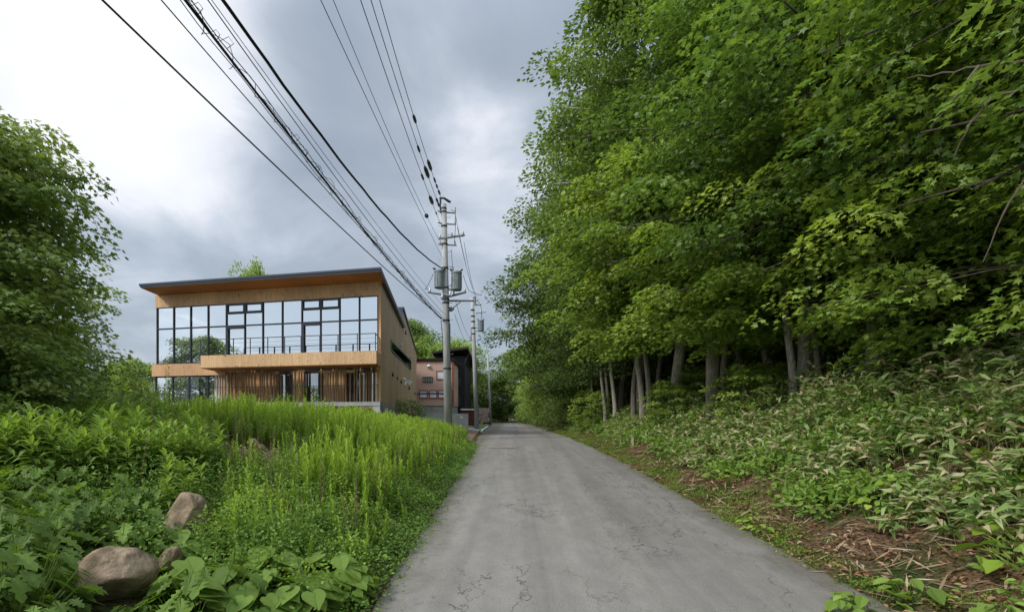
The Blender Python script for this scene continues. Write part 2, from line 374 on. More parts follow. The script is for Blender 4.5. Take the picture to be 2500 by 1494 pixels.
# ------------------------------------------------------------------ materials for buildings
def wood_mat(name, c1, c2, knot=(0.22, 0.10, 0.04), board=0.0):
    m = bpy.data.materials.new(name); m.use_nodes = True; nt = m.node_tree; n = nt.nodes; l = nt.links
    b = n['Principled BSDF']; b.inputs['Roughness'].default_value = 0.65; b.inputs['Specular IOR Level'].default_value = 0.25
    tc = n.new('ShaderNodeTexCoord')
    def noi(s, sc, d=4):
        mp = n.new('ShaderNodeMapping'); mp.inputs['Scale'].default_value = sc; l.new(tc.outputs['Object'], mp.inputs[0])
        t = n.new('ShaderNodeTexNoise'); t.inputs['Scale'].default_value = s; t.inputs['Detail'].default_value = d; l.new(mp.outputs[0], t.inputs['Vector']); return t.outputs[0]
    cr = n.new('ShaderNodeValToRGB'); l.new(noi(2.2, (6, 6, .35)), cr.inputs[0]); e = cr.color_ramp.elements
    e[0].position = .32; e[0].color = (*c1, 1); e[1].position = .68; e[1].color = (*c2, 1)
    big = n.new('ShaderNodeMapRange'); l.new(noi(0.5, (1, 1, .6), 3), big.inputs[0]); big.inputs[1].default_value = .35; big.inputs[2].default_value = .65
    big.inputs[3].default_value = .86; big.inputs[4].default_value = 1.1
    sc = n.new('ShaderNodeVectorMath'); sc.operation = 'SCALE'; l.new(cr.outputs[0], sc.inputs[0]); l.new(big.outputs[0], sc.inputs['Scale'])
    kn = n.new('ShaderNodeMapRange'); l.new(noi(5.0, (1.3, 1.3, .8), 1), kn.inputs[0]); kn.inputs[1].default_value = .64; kn.inputs[2].default_value = .72
    kn.inputs[3].default_value = 0; kn.inputs[4].default_value = .6
    mx = n.new('ShaderNodeMix'); mx.data_type = 'RGBA'; l.new(kn.outputs[0], mx.inputs[0]); l.new(sc.outputs[0], mx.inputs[6]); mx.inputs[7].default_value = (*knot, 1)
    last = mx.outputs[2]
    if board > 0:                        # seams between vertical boards
        sp = n.new('ShaderNodeSeparateXYZ'); l.new(tc.outputs['Object'], sp.inputs[0])
        ad = n.new('ShaderNodeMath'); ad.operation = 'SUBTRACT'; l.new(sp.outputs[1], ad.inputs[0]); l.new(sp.outputs[0], ad.inputs[1])
        md = n.new('ShaderNodeMath'); md.operation = 'FRACT'; dv = n.new('ShaderNodeMath'); dv.operation = 'DIVIDE'; dv.inputs[1].default_value = board
        l.new(ad.outputs[0], dv.inputs[0]); l.new(dv.outputs[0], md.inputs[0])
        lt = n.new('ShaderNodeMath'); lt.operation = 'LESS_THAN'; lt.inputs[1].default_value = .05; l.new(md.outputs[0], lt.inputs[0])
        m3 = n.new('ShaderNodeMath'); m3.operation = 'MULTIPLY'; m3.inputs[1].default_value = .22; l.new(lt.outputs[0], m3.inputs[0])
        mx2 = n.new('ShaderNodeMix'); mx2.data_type = 'RGBA'; l.new(m3.outputs[0], mx2.inputs[0]); l.new(last, mx2.inputs[6]); mx2.inputs[7].default_value = (*knot, 1); last = mx2.outputs[2]
    l.new(last, b.inputs['Base Color']); return m
M_WOOD = wood_mat('larch_panel', (0.56, 0.345, 0.175), (0.70, 0.455, 0.25), board=0.18)
M_WOOD_O = wood_mat('larch_panel_orange', (0.56, 0.32, 0.16), (0.66, 0.40, 0.21), board=0.18)
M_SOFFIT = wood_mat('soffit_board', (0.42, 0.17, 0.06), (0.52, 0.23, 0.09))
M_WOOD_S = wood_mat('larch_side_boards', (0.46, 0.31, 0.17), (0.56, 0.39, 0.23), board=0.15)
M_SLAT = wood_mat('slat_wood', (0.34, 0.19, 0.10), (0.54, 0.33, 0.19))
M_ROOF = mat('roof_metal', (0.035, 0.045, 0.065), 0.35, spec=0.5, var=.1)
M_FRAME = mat('window_frame_metal', (0.018, 0.022, 0.03), 0.4, spec=0.5)
M_BLACK = mat('charred_board', (0.018, 0.017, 0.016), 0.75, var=.3, nscale=3)
M_INNER = mat('pale_plaster', (0.62, 0.62, 0.60), 0.9)
M_RUST = mat('red_brown_board', (0.10, 0.022, 0.016), 0.8, var=.2)
M_VENT = mat('dark_vent', (0.05, 0.03, 0.02), 0.5)
M_WHITEPL = mat('white_plastic', (0.75, 0.75, 0.73), 0.4)
def glass(name, refl, tint=(0.80, 0.86, 0.88), trans=0.75):
    m = bpy.data.materials.new(name); m.use_nodes = True; nt = m.node_tree; n = nt.nodes; l = nt.links
    n.remove(n['Principled BSDF'])
    t = n.new('ShaderNodeBsdfTransparent'); t.inputs[0].default_value = (*[c*trans for c in tint], 1)
    gl = n.new('ShaderNodeBsdfGlossy'); gl.inputs[0].default_value = (*tint, 1); gl.inputs['Roughness'].default_value = 0.015
    tc = n.new('ShaderNodeTexCoord'); no = n.new('ShaderNodeTexNoise'); no.inputs['Scale'].default_value = .5; no.inputs['Detail'].default_value = 1; l.new(tc.outputs['Object'], no.inputs['Vector'])
    bp = n.new('ShaderNodeBump'); bp.inputs['Strength'].default_value = .05; bp.inputs['Distance'].default_value = .1; l.new(no.outputs[0], bp.inputs['Height']); l.new(bp.outputs[0], gl.inputs['Normal'])
    mx = n.new('ShaderNodeMixShader'); mx.inputs[0].default_value = refl
    l.new(t.outputs[0], mx.inputs[1]); l.new(gl.outputs[0], mx.inputs[2]); l.new(mx.outputs[0], n['Material Output'].inputs[0]); return m
M_GLASS = glass('window_glass', .80, (.88, .91, .92))
M_GLASS_G = glass('green_glass', .16, (0.35, 0.65, 0.50), .12)

# ------------------------------------------------------------------ the wooden house
def build_house():
    O = Vector((-7.94, 31.0, 1.0))
    root = empty('wooden_house', O, 'large pale wooden house with full-width window wall, wooden balcony and dark flat roof', 'house')
    def xf(s, u, z): return (O.x - .9755*s - .1333*u, O.y + .2198*s + .991*u, z)
    def s_of(px, u=0.0):
        r = (px-1250)/1250; x0 = O.x - .1333*u; y0 = O.y + .991*u
        return (x0 - r*y0)/(.9755 + .2198*r)
    def part(name, m, boxes, parent=root, label=None):
        g = Geo()
        for b in boxes: g.box(*b, xf=xf)
        o = g.build(name, m, parent, origin=O)
        if label: o['label'] = label
        return o
    # --- side wall facing the road (stepped bottom, higher rear block)
    g = Geo()
    prof = [(0.3, 3.10, 10.34), (16.8, 2.55, 10.34), (16.8, 2.55, 12.15), (42, 2.2, 10.95)]
    for (a, b) in ((0, 1), (2, 3)):
        (u0, b0, t0), (u1, b1, t1) = prof[a], prof[b]
        v = [xf(s, u, z) for s in (0, .3) for (u, z) in ((u0, b0), (u1, b1), (u1, t1), (u0, t0))]
        g.add(v, [(0, 1, 2, 3), (7, 6, 5, 4), (0, 4, 5, 1), (1, 5, 6, 2), (2, 6, 7, 3), (3, 7, 4, 0)])
    g.build('side_wall', M_WOOD_S, root, origin=O)['label'] = 'long side wall of vertical boards facing the road'
    g = Geo()
    v = [xf(s, u, z) for s in (-.06, .28) for (u, z) in ((-.4, .8), (42, .8), (42, 2.195), (-.4, 2.195))]
    v2 = [xf(s, u, z) for s in (-.06, .28) for (u, z) in ((0.3, 2.2), (16.8, 2.2), (16.8, 2.545), (0.3, 3.095))]
    for q in (v, v2): g.add(q, [(0, 1, 2, 3), (7, 6, 5, 4), (0, 4, 5, 1), (1, 5, 6, 2), (2, 6, 7, 3), (3, 7, 4, 0)])
    g.box(16.4, 16.6, .7, 14, .8, 3.0, xf)
    g.box(.3, 16.4, .7, .9, .8, 2.6, xf)
    g.build('foundation', M_CONC_D, root, origin=O)
    part('concrete_deck', M_CONC, [(0, 16.7, -.45, 2.0, 2.80, 3.05), (0.0, .45, -.42, -.1, .9, 2.798)])
    part('under_deck_board', M_SLAT, [(.5, 12.5, .3, .4, 1.0, 2.62), (5.5, 5.8, -.3, .0, 1.0, 2.79), (10.5, 10.8, -.3, .0, 1, 2.79)])
    part('corner_post', M_WOOD_O, [(0.0, .19, 0, .298, 3.06, 10.335)])
    part('top_band', M_WOOD, [(.19, 16.62, 0, .29, 9.50, 10.33)])
    part('floor_band', M_WOOD_O, [(11.0, 16.78, -.16, .3, 4.86, 5.66)])
    # roof
    rf = part('roof', M_ROOF, [(-.24, 16.45, -2.0, 17.0, 10.375, 10.48), (-.28, 16.5, -2.05, 17.05, 10.48, 10.60)])
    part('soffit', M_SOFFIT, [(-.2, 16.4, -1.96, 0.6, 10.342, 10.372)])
    g = Geo()
    v = [xf(s, u, z) for s in (-.16, 12) for (u, z) in ((16.75, 12.16), (42.2, 10.96), (42.2, 11.10), (16.75, 12.32))]
    g.add(v, [(0, 1, 2, 3), (7, 6, 5, 4), (0, 4, 5, 1), (1, 5, 6, 2), (2, 6, 7, 3), (3, 7, 4, 0)])
    g.box(0.0, 12, 16.7, 16.79, 10.6, 12.15, xf)
    g.build('rear_roof', M_ROOF, root, origin=O)
    # floors, inner walls, rear
    part('interior', M_INNER, [(.32, 16.3, .5, 12, 5.3, 5.60), (.32, 16.3, 7.5, 7.7, 5.6, 9.9), (.32, 16.3, .35, 7.4, 9.75, 9.9),
                              (9.0, 9.12, 1.2, 7.4, 5.6, 9.74), (13.5, 13.62, 2.4, 7.4, 5.6, 9.74), (.32, 16.3, .9, 7.4, 2.9, 3.02), (.32, 16.3, 6.0, 6.1, 3.02, 5.3)])
    part('roller_blind', mat('blind_fabric', (.78, .80, .82), .9), [(.3, 15.9, .34, .37, 9.02, 9.42)])
    part('curtain', mat('white_curtain', (.75, .76, .78), .9, var=.12, nscale=8, stretch=(1, 1, .02)), [(5.35, 6.3, .95, .98, 3.1, 4.9), (12.4, 13.4, .5, .53, 3.1, 4.8), (.5, 1.8, .95, .98, 3.2, 4.5)])
    part('rear_wall', M_WOOD_S, [(16.3, 16.6, 8.0, 42, 3.0, 10.33), (.3, 16.3, 42.0, 42.3, 2.2, 10.9)])
    # --- window wall of the upper storey, bay by bay
    mull = [383, 423.5, 465, 507.5, 552, 597, 641, 688.7, 736.5, 782, 828.5, 876.6, 923]
    ss = [s_of(p) for p in mull]
    for k in range(12):
        a, b = ss[k], ss[k+1]                                         # a > b
        zb = 5.66 if k < 3 else 5.60
        g = Geo(); w = .028; d0, d1 = -.03, .10
        rails = [9.49, 8.05, zb + .04]
        wide = k in (4, 5, 8, 9)
        if wide: rails.append(8.86)
        g.box(a-w, a+w, d0, d1, zb, 9.49, xf)
        if k == 11: g.box(b-.002, b+2*w, d0, d1, zb, 9.49, xf)
        for z in rails: g.box(b + (2*w if k == 11 else w), a-w, d0+.004, d1-.004, z-.04, z+.035 if z < 9.4 else z, xf)
        if wide:                                                      # tilting top light with a heavier frame
            g.box(b+w, b+w+.07, d0-.02, d1-.01, 8.90, 9.44, xf); g.box(a-w-.07, a-w, d0-.02, d1-.01, 8.90, 9.44, xf)
            g.box(b+w+.07, a-w-.07, d0-.02, d1-.01, 8.895, 8.96, xf); g.box(b+w+.07, a-w-.07, d0-.02, d1-.01, 9.38, 9.445, xf)
        if k in (4, 8):                                               # glazed door under the transom
            g.box(a-w-.13, a-w, d0-.03, d1-.01, zb+.05, 8.0, xf); g.box(b+w, a-w-.13, d0-.03, d1-.01, 7.86, 8.0, xf)
        f = g.build('door_frame' if k in (4, 8) else 'window_frame', M_FRAME, root, origin=O)
        g = Geo(); v = [xf(a-w, .05, zb+.08), xf(b+w, .05, zb+.08), xf(b+w, .05, 9.45), xf(a-w, .05, 9.45)]; g.add(v, [(0, 1, 2, 3)])
        g.build('pane', M_GLASS, f, origin=O)
    # glass return on the left side
    g = Geo()
    for z in (5.68, 8.05, 9.46): g.box(16.5, 16.57, .12, 7.9, z-.03, z+.03, xf)
    for u in (2.6, 5.2, 7.86): g.box(16.5, 16.57, u-.03, u+.03, 5.71, 9.43, xf)
    f = g.build('window_frame', M_FRAME, root, origin=O)
    g = Geo(); g.add([xf(16.53, .12, 5.7), xf(16.53, 7.9, 5.7), xf(16.53, 7.9, 9.45), xf(16.53, .12, 9.45)], [(0, 1, 2, 3)]); g.build('pane', M_GLASS, f, origin=O)
    # --- ground floor windows on the left
    gm = [380, 421, 461.5, 506, 526]; gs = [s_of(p) for p in gm]
    for k in range(4):
        a, b = gs[k], gs[k+1]; g = Geo(); w = .05 if k < 3 else .09
        g.box(a-w, a+w, -.02, .1, 3.05, 4.86, xf); g.box(b+w, a-w, -.015, .095, 4.78, 4.855, xf); g.box(b+w, a-w, -.015, .095, 3.055, 3.12, xf)
        f = g.build('window_frame', M_FRAME, root, origin=O)
        g = Geo(); g.add([xf(a-w, .04, 3.12), xf(b+w, .04, 3.12), xf(b+w, .04, 4.78), xf(a-w, .04, 4.78)], [(0, 1, 2, 3)]); g.build('pane', M_GLASS, f, origin=O)
    # --- balcony
    bal = part('balcony', M_WOOD, [(0, 11.8, -2.1, -1.95, 5.16, 5.9), (0, .15, -1.95, -.002, 5.16, 5.9), (11.65, 11.8, -1.95, -.165, 5.16, 5.9), (.15, 11.65, -1.95, -.17, 5.16, 5.34)])
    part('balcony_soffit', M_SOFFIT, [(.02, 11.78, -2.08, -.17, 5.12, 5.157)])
    posts = [s_of(340+x/3.619, -1.8) for x in (698, 840, 988, 1142, 1290, 1435, 1600, 1760, 1930, 2090)] + [s_of(492, -1.8)]
    g = Geo()
    g.box(.05, max(posts)+.02, -2.0, -1.95, 6.86, 6.90, xf); g.box(.05, .10, -1.95, -.05, 6.86, 6.90, xf)
    for p in posts: g.box(p-.025, p+.025, -1.96, -1.90, 5.34, 6.86, xf)
    for z in (6.15, 6.4, 6.63): g.tube([xf(.08, -1.93, z), xf(max(posts), -1.93, z)], .006, 5); g.tube([xf(.08, -1.93, z), xf(.08, -.05, z)], .006, 5)
    g.box(.04, .09, -.10, -.05, 5.9, 6.86, xf)
    g.build('railing', M_FRAME, root, origin=O)
    # --- ground floor: wood wall, dark openings, slats
    part('ground_floor_wall', M_WOOD_O, [(.19, 1.05, .8, .95, 3.05, 5.1), (4.6, 6.2, .5, .62, 3.05, 5.1), (7.6, 11.25, .8, .95, 3.05, 5.1), (2.6, 4.1, .8, .95, 3.05, 5.1), (.19, 11.25, .8, .95, 4.9, 5.1)])
    for (p0, p1, u) in ((683+0, 709, .78), (743, 779, .45), (868, 925, .78)):
        a, b = s_of(p0, u), s_of(p1, u); g = Geo()
        g.box(a-.06, a, u-.05, u+.02, 3.07, 5.08, xf); g.box(b, b+.06, u-.05, u+.02, 3.07, 5.08, xf); g.box(b+.06, a-.06, u-.05, u+.02, 5.0, 5.08, xf)
        f = g.build('window_frame', M_FRAME, root, origin=O)
        g = Geo(); g.add([xf(a-.06, u, 3.07), xf(b+.06, u, 3.07), xf(b+.06, u, 5.0), xf(a-.06, u, 5.0)], [(0, 1, 2, 3)]); g.build('pane', glass('dark_glass_%d' % p0, .4, trans=.5), f, origin=O)
    rs = random.Random(3)
    for (p0, p1, step, width) in ((528, 686, .105, .055), (709, 742, .15, .05), (779, 826, .11, .06), (826, 924, .15, .05)):
        a, b = s_of(p0), s_of(p1); g = Geo(); s = b
        while s < a:
            w = width*rs.uniform(.8, 1.9); dep = rs.uniform(-.1, .12)
            if rs.random() < .86: g.box(s, s+w, .02+dep, .12+dep, 3.055, rs.choice((5.11, 5.11, 5.11, 4.9)), xf)
            s += step*rs.uniform(.7, 1.6) + w*.6
        g.build('slat_screen', M_SLAT, root, origin=O)
    part('entry_post', M_WOOD_O, [(.195, .30, -.02, .2, 3.055, 5.11)])
    g = Geo(); g.box(.05, 16.5, -.44, -.40, 4.02, 4.05, xf)
    for k in range(12): g.box(.1+k*1.45, .13+k*1.45, -.44, -.40, 3.05, 4.02, xf)
    g.build('deck_railing', M_FRAME, root, origin=O)
    # --- strip window, vents and lamps on the side wall
    g = Geo()
    def sd(u, z, s=-.03): return xf(s, u, z)
    c = [(5.9, 6.9), (29, 7.5), (29, 8.65), (5.9, 7.7)]
    cc = [(6.3, 7.02), (28.6, 7.6), (28.6, 8.5), (6.3, 7.58)]
    for s in (-.05, -.003): g.add([sd(*q, s) for q in c] + [sd(*q, s) for q in cc], [(i, (i+1) % 4, 4+(i+1) % 4, 4+i) for i in range(4)])
    g.add([sd(*q, -.05) for q in c] + [sd(*q, -.003) for q in c], [(i, (i+1) % 4, 4+(i+1) % 4, 4+i) for i in range(4)])
    f = g.build('strip_window', M_FRAME, root, origin=O)
    g = Geo(); g.add([sd(*q, -.02) for q in cc], [(0, 1, 2, 3)]); g.build('pane', M_GLASS_G, f, origin=O)
    def u_of(px): r = (px-1250)/1250; return (O.x - r*O.y)/(.1333 + .991*r)
    def side(px, py):
        u = u_of(px); D = O.y + .991*u; return u, EYE + (1015-py)/1250*D
    for (px, py, sz) in ((957.5, 914, .26), (969, 923, .2), (978.5, 932, .3), (998, 947, .36), (1012, 960, .36), (989.5, 811, .4)):
        u, z = side(px, py); g = Geo()
        v = [xf(s, uu, zz) for (s, uu, zz) in ((0, u-sz/2, z-sz/2), (0, u+sz/2, z-sz/2), (0, u+sz/2, z+sz/2), (0, u-sz/2, z+sz/2), (-.16, u-sz/2, z-sz/2), (-.16, u+sz/2, z-sz/2), (-.06, u+sz/2, z+sz/2), (-.06, u-sz/2, z+sz/2))]
        g.add(v, [(0, 1, 2, 3), (7, 6, 5, 4), (0, 4, 5, 1), (1, 5, 6, 2), (2, 6, 7, 3), (3, 7, 4, 0)])
        g.build('vent_hood', M_VENT, root, origin=O)
    for (px, py) in ((985, 925), (989, 933), (994, 930), (997, 937), (1000, 933), (986, 938)):
        u, z = side(px, py); g = Geo(); g.tube([xf(0, u, z), xf(-.14, u, z), xf(-.2, u, z-.1)], [.12, .12, .09], 8); g.build('vent_pipe', M_WHITEPL, root, origin=O)
    for (px, py) in ((978, 840), (1002, 868)):
        u, z = side(px, py); g = Geo(); g.box(-.18, 0, u-.22, u+.22, z-.14, z+.1, xf); g.build('wall_lamp', M_WHITEPL, root, origin=O)
build_house()

# ------------------------------------------------------------------ buildings beyond
def brick_mat():
    m = bpy.data.materials.new('brick'); m.use_nodes = True; nt = m.node_tree; n = nt.nodes; l = nt.links
    b = n['Principled BSDF']; b.inputs['Roughness'].default_value = .85
    tc = n.new('ShaderNodeTexCoord'); mp = n.new('ShaderNodeMapping'); mp.inputs['Rotation'].default_value = (R(90), 0, 0); l.new(tc.outputs['Object'], mp.inputs[0])
    br = n.new('ShaderNodeTexBrick'); br.inputs['Scale'].default_value = 2.4; br.inputs['Color1'].default_value = (.45, .275, .20, 1); br.inputs['Color2'].default_value = (.53, .35, .265, 1)
    br.inputs['Mortar'].default_value = (.55, .43, .37, 1); br.inputs['Mortar Size'].default_value = .02; l.new(mp.outputs[0], br.inputs['Vector']); l.new(br.outputs[0], b.inputs['Base Color']); return m
M_BRICK = brick_mat(); M_TRIM = mat('red_trim', (.22, .065, .04), .7, var=.2)
def win(parent, O, x0, x1, y, z0, z1, fr=.12, pm=None, fm=None):
    g = Geo()
    g.box(x0-fr, x0, y-.08, y+.03, z0-fr, z1+fr); g.box(x1, x1+fr, y-.08, y+.03, z0-fr, z1+fr); g.box(x0, x1, y-.08, y+.03, z0-fr, z0); g.box(x0, x1, y-.08, y+.03, z1, z1+fr)
    f = g.build('window', fm or M_TRIM, parent, origin=O)
    g = Geo(); g.add([(x0, y-.03, z0), (x1, y-.03, z0), (x1, y-.03, z1), (x0, y-.03, z1)], [(0, 1, 2, 3)]); g.build('pane', pm or M_PALEWIN, f, origin=O)
M_PALEWIN = mat('pale_window_blind', (.62, .64, .68), .25, spec=.6)
def build_brick():
    O = (-13, 75, .8); root = empty('brick_house', O, 'two-storey red brick house with pale windows and grey base behind the concrete pole', 'house')
    g = Geo(); g.box(-20, -8.82, 75, 88, 3.7, 10.1); g.build('brick_wall', M_BRICK, root, origin=O)
    g = Geo(); g.box(-20, -8.9, 75.1, 88, .5, 3.69); g.build('grey_base', M_CONC_D, root, origin=O)
    g = Geo(); g.box(-20.2, -8.7, 74.9, 88.2, 10.11, 10.35); g.box(-20.1, -8.60, 74.94, 75.2, 5.35, 5.55); g.box(-8.81, -8.55, 74.93, 75.3, 3.7, 10.1); g.build('red_trim', M_TRIM, root, origin=O)
    g = Geo(); g.box(-20.4, -8.5, 74.7, 88.4, 10.36, 10.6); g.build('roof', M_BLACK, root, origin=O)
    def X(px): return (px-1250)/1250*75
    def Z(py): return EYE+(1015-py)/1250*75
    for a, b, t, u in ((1025.5, 1042.5, 954, 970.5), (1050, 1065.5, 954, 970.5), (1071.5, 1087, 954, 970.5), (1067.5, 1086, 907, 924.5)):
        win(root, O, X(a), X(b), 75-.03, Z(u), Z(t))
    for k in range(4): win(root, O, X(1033+k*6), X(1037.5+k*6), 75-.03, Z(932), Z(921), .06, mat('frosted_%d' % k, (.22, .26, .24), .3), M_FRAME)
    g = Geo(); g.tube([(X(1047), 74.98, Z(893)), (X(1047), 74.7, Z(893)-.2)], [.25, .18], 8); g.build('vent_pipe', M_WHITEPL, root, origin=O)
build_brick()
def build_black():
    O = (-10, 84, .8); root = empty('black_house', O, 'tall narrow black timber house with overhanging dark roof beyond the brick house', 'house')
    g = Geo(); g.box(-12.5, -7.75, 84, 96, 1.0, 12.0); g.build('wall', M_BLACK, root, origin=O)
    g = Geo()
    V = [(-12.9, 82.6, 12.6), (-7.15, 82.6, 13.35), (-6.7, 97, 11.6), (-12.9, 97, 11.2)]
    V += [(x, y, z-.35) for x, y, z in V]; g.add(V, [(0, 1, 2, 3), (7, 6, 5, 4), (0, 4, 5, 1), (1, 5, 6, 2), (2, 6, 7, 3), (3, 7, 4, 0)])
    g.build('roof', mat('dark_brown_roof', (.035, .02, .018), .6, var=.3), root, origin=O)
    for k in range(6):
        g = Geo(); y = 83.2 + k*2.4; g.tube([(-7.74, y, 10.6), (-7.0, y, 12.2-k*.2)], .09, 6); g.build('eave_bracket', M_BLACK, root, origin=O)
    for z in (4.0, 7.2, 9.6): win(root, O, -9.3, -8.5, 83.97, z, z+1.1, .08, mat('dim_glass_%d' % int(z), (.03, .04, .05), .1, spec=.8), M_FRAME)
build_black()
def build_white():
    D = 112; O = (-9, D, .9); root = empty('white_gallery_house', O, 'white two-storey house with glazed galleries seen between black house and second pole', 'house')
    X = lambda px: (px-1250)/1250*D; Z = lambda py: EYE+(1015-py)/1250*D
    g = Geo(); g.box(-14, X(1160), D, D+9, .8, Z(928)); g.build('wall', mat('white_render', (.66, .68, .72), .8), root, origin=O)
    g = Geo(); g.box(-14.5, X(1164), D-1.2, D+9.5, Z(929), Z(922)); g.build('roof', M_BLACK, root, origin=O)
    g = Geo(); g.box(-14, X(1162), D-.9, D-.02, Z(959), Z(954)); g.build('gallery_floor', mat('tan_fascia', (.33, .24, .13), .8), root, origin=O)
    for (a, b, t, u) in ((1138, 1148, 935, 952), (1149.5, 1158.5, 935, 952), (1139, 1147, 961, 984), (1149.5, 1158, 961, 984)):
        win(root, O, X(a), X(b), D-.03, Z(u), Z(t), .1, None, M_FRAME)
    g = Geo(); x0, x1 = X(1143.7), X(1148.2)
    g.box(x0, x1, D-.2, D-.16, Z(979), Z(968)); p = g.build('banner', mat('banner_white', (.72, .74, .80), .6), root, origin=O)
    g = Geo(); g.box(x0+.06, x1-.06, D-.215, D-.205, Z(978.2), Z(975.5)); g.box(x0+.06, x1-.06, D-.215, D-.205, Z(971.5), Z(968.8)); g.box(x0+.06, x0+.14, D-.215, D-.205, Z(975.4), Z(971.6)); g.box(x1-.14, x1-.06, D-.215, D-.205, Z(975.4), Z(971.6))
    g.build('banner_stripe', mat('banner_blue', (.10, .14, .50), .6), p, origin=O)
build_white()
# low walls and small things along the left verge further up
def concrete_wall():
    O = (-4.6, 44, .9); root = empty('concrete_wall', O, 'low pale grey concrete gate wall with a small white plate beside the near pole', 'wall')
    g = Geo(); g.box(-5.25, -3.75, 43.8, 44.05, .6, 2.40); g.box(-7.3, -5.252, 43.8, 44.0, .6, 2.40); g.box(-3.75, -3.55, 43.8, 50, .6, 1.02); g.build('wall_slab', M_CONC, root, origin=O)
    g = Geo(); g.box(-4.42, -4.2, 43.77, 43.798, 1.98, 2.16); g.build('plate', M_WHITEPL, root, origin=O)
concrete_wall()
g = Geo(); g.box(-6.1, -4.35, 62, 62.3, .7, 2.90); o = empty('red_brown_wall', (-5.2, 62, .9), 'low dark red-brown wall with white coping behind the concrete gate wall', 'wall'); g.build('wall_panel', M_RUST, o, origin=(-5.2, 62, .9))
g = Geo(); g.box(-6.2, -4.3, 61.9, 62.4, 2.905, 3.05); g.build('coping', M_WHITEPL, o, origin=(-5.2, 62, .9))
# stone wall
M_STONE = mat('pink_stone', (.22, .15, .12), .9, col2=(.48, .38, .33), nscale=3.0, bump=.4, bscale=8)
g = Geo(); rs = random.Random(5)
for r_ in range(9):
    x = -5.5
    while x < -4.0:
        w = rs.uniform(.25, .5); h = .3
        g.box(x+.012, x+w-.012, 84.0+rs.uniform(-.06, .06), 85, .8+r_*h+.012, .8+(r_+1)*h-.01); x += w
tag(g.build('stone_wall', M_STONE, origin=(-4.8, 84.4, .8)), 'pinkish rough stone wall at the far end of the road left of the distant pole', 'wall')
g = Geo(); g.tube([(-3.85, 78, .80), (-3.85, 78, .95), (-3.85, 78, 1.2), (-3.85, 78, 1.25)], [.5, .6, .62, .5], 14); o = g.build('planter', mat('black_plastic', (.015, .015, .017), .5), origin=(-3.85, 78, .85))
tag(o, 'squat black planter tub at the road edge at the foot of the distant pole', 'planter')
for k, (x, y, c, lb) in enumerate(((-4.9, 79, (.35, .14, .06), 'small terracotta pot on the verge in front of the stone wall'), (-4.55, 78.6, (.55, .42, .28), 'small tan pot on the verge between terracotta pot and black planter'))):
    g = Geo(); z = gzf(x, y); g.tube([(x, y, z-.02), (x, y, z+.45), (x, y, z+.5), (x, y, z+.5)], [.16, .25, .28, .2], 12); tag(g.build('flower_pot', mat('pot_%d' % k, c, .8), origin=(x, y, z)), lb, 'flower pot')

# ------------------------------------------------------------------ poles and wires
M_POLE = mat('pole_concrete', (.36, .355, .34), .85, var=.22, nscale=2.0, bump=.15, bscale=30, stretch=(3, 3, .6))
M_GALV = mat('galvanised_steel', (.33, .34, .34), .5, metal=.4, var=.15)
M_TANK = mat('transformer_grey', (.21, .24, .24), .5, var=.12)
M_WIRE = mat('cable_black', (.012, .012, .018), .6)
M_WIREL = mat('cable_grey', (.06, .06, .085), .6)
M_INS = mat('insulator_black', (.02, .022, .028), .35, spec=.6)
M_PORC = mat('porcelain', (.50, .50, .46), .3, spec=.6)
def crossarm(root, O, a, b, z0, z1, nins, sz=.05, name='crossarm'):
    g = Geo(); a = Vector(a); b = Vector(b); d = (b-a); 
    g.tube([a, b], sz, 4); o = g.build(name, M_GALV, root, origin=O)
    for k in range(nins):
        p = a + d*((k+.1)/(nins-.8+1e-6) if nins > 1 else .5)
        g = Geo(); g.tube([p, p+Vector((0, 0, .06)), p+Vector((0, 0, .08)), p+Vector((0, 0, .14)), p+Vector((0, 0, .16)), p+Vector((0, 0, .22))], [.02, .02, .055, .03, .05, .03], 8); g.build('insulator', M_PORC, o, origin=O)
    return o
def tank(root, O, c, r, h, rs_=0):
    c = Vector(c); g = Geo()
    g.tube([c, c+Vector((0, 0, .04)), c+Vector((0, 0, .05)), c+Vector((0, 0, h-.1)), c+Vector((0, 0, h-.09)), c+Vector((0, 0, h-.03))], [r*.93, r*1.02, r*.95, r*.95, r*1.04, r*1.04], 20, cap=True)
    for k in range(10):
        t = 2*math.pi*k/10; p = c+Vector((math.cos(t)*r*.96, math.sin(t)*r*.96, .1)); g.tube([p, p+Vector((0, 0, h-.28))], .018, 4)
    o = g.build('transformer', M_TANK, root, origin=O)
    g = Geo(); g.tube([c+Vector((0, 0, h-.028)), c+Vector((0, 0, h+.02)), c+Vector((0, 0, h+.06))], [r*1.06, r*1.0, r*.4], 20); g.build('lid', M_TANK, o, origin=O)
    for sx in (-.6, .6):
        q = c+Vector((sx*r, -.1, h+.03)); g = Geo(); g.tube([q, q+Vector((sx*.12, 0, .05)), q+Vector((sx*.24, 0, .08)), q+Vector((sx*.3, 0, .09))], [.045, .06, .045, .02], 8); g.build('bushing', M_INS, o, origin=O)
def bolts(g, base, top, z0, z1, r):
    k = 0; z = z0
    while z < z1:
        t = (z-base.z)/(top.z-base.z); p = base.lerp(top, t); sx = 1 if k % 2 else -1
        g.tube([p+Vector((sx*r*.8, 0, 0)), p+Vector((sx*(r+.16), 0, 0)), p+Vector((sx*(r+.16), 0, .05))], .012, 5); z += .45; k += 1
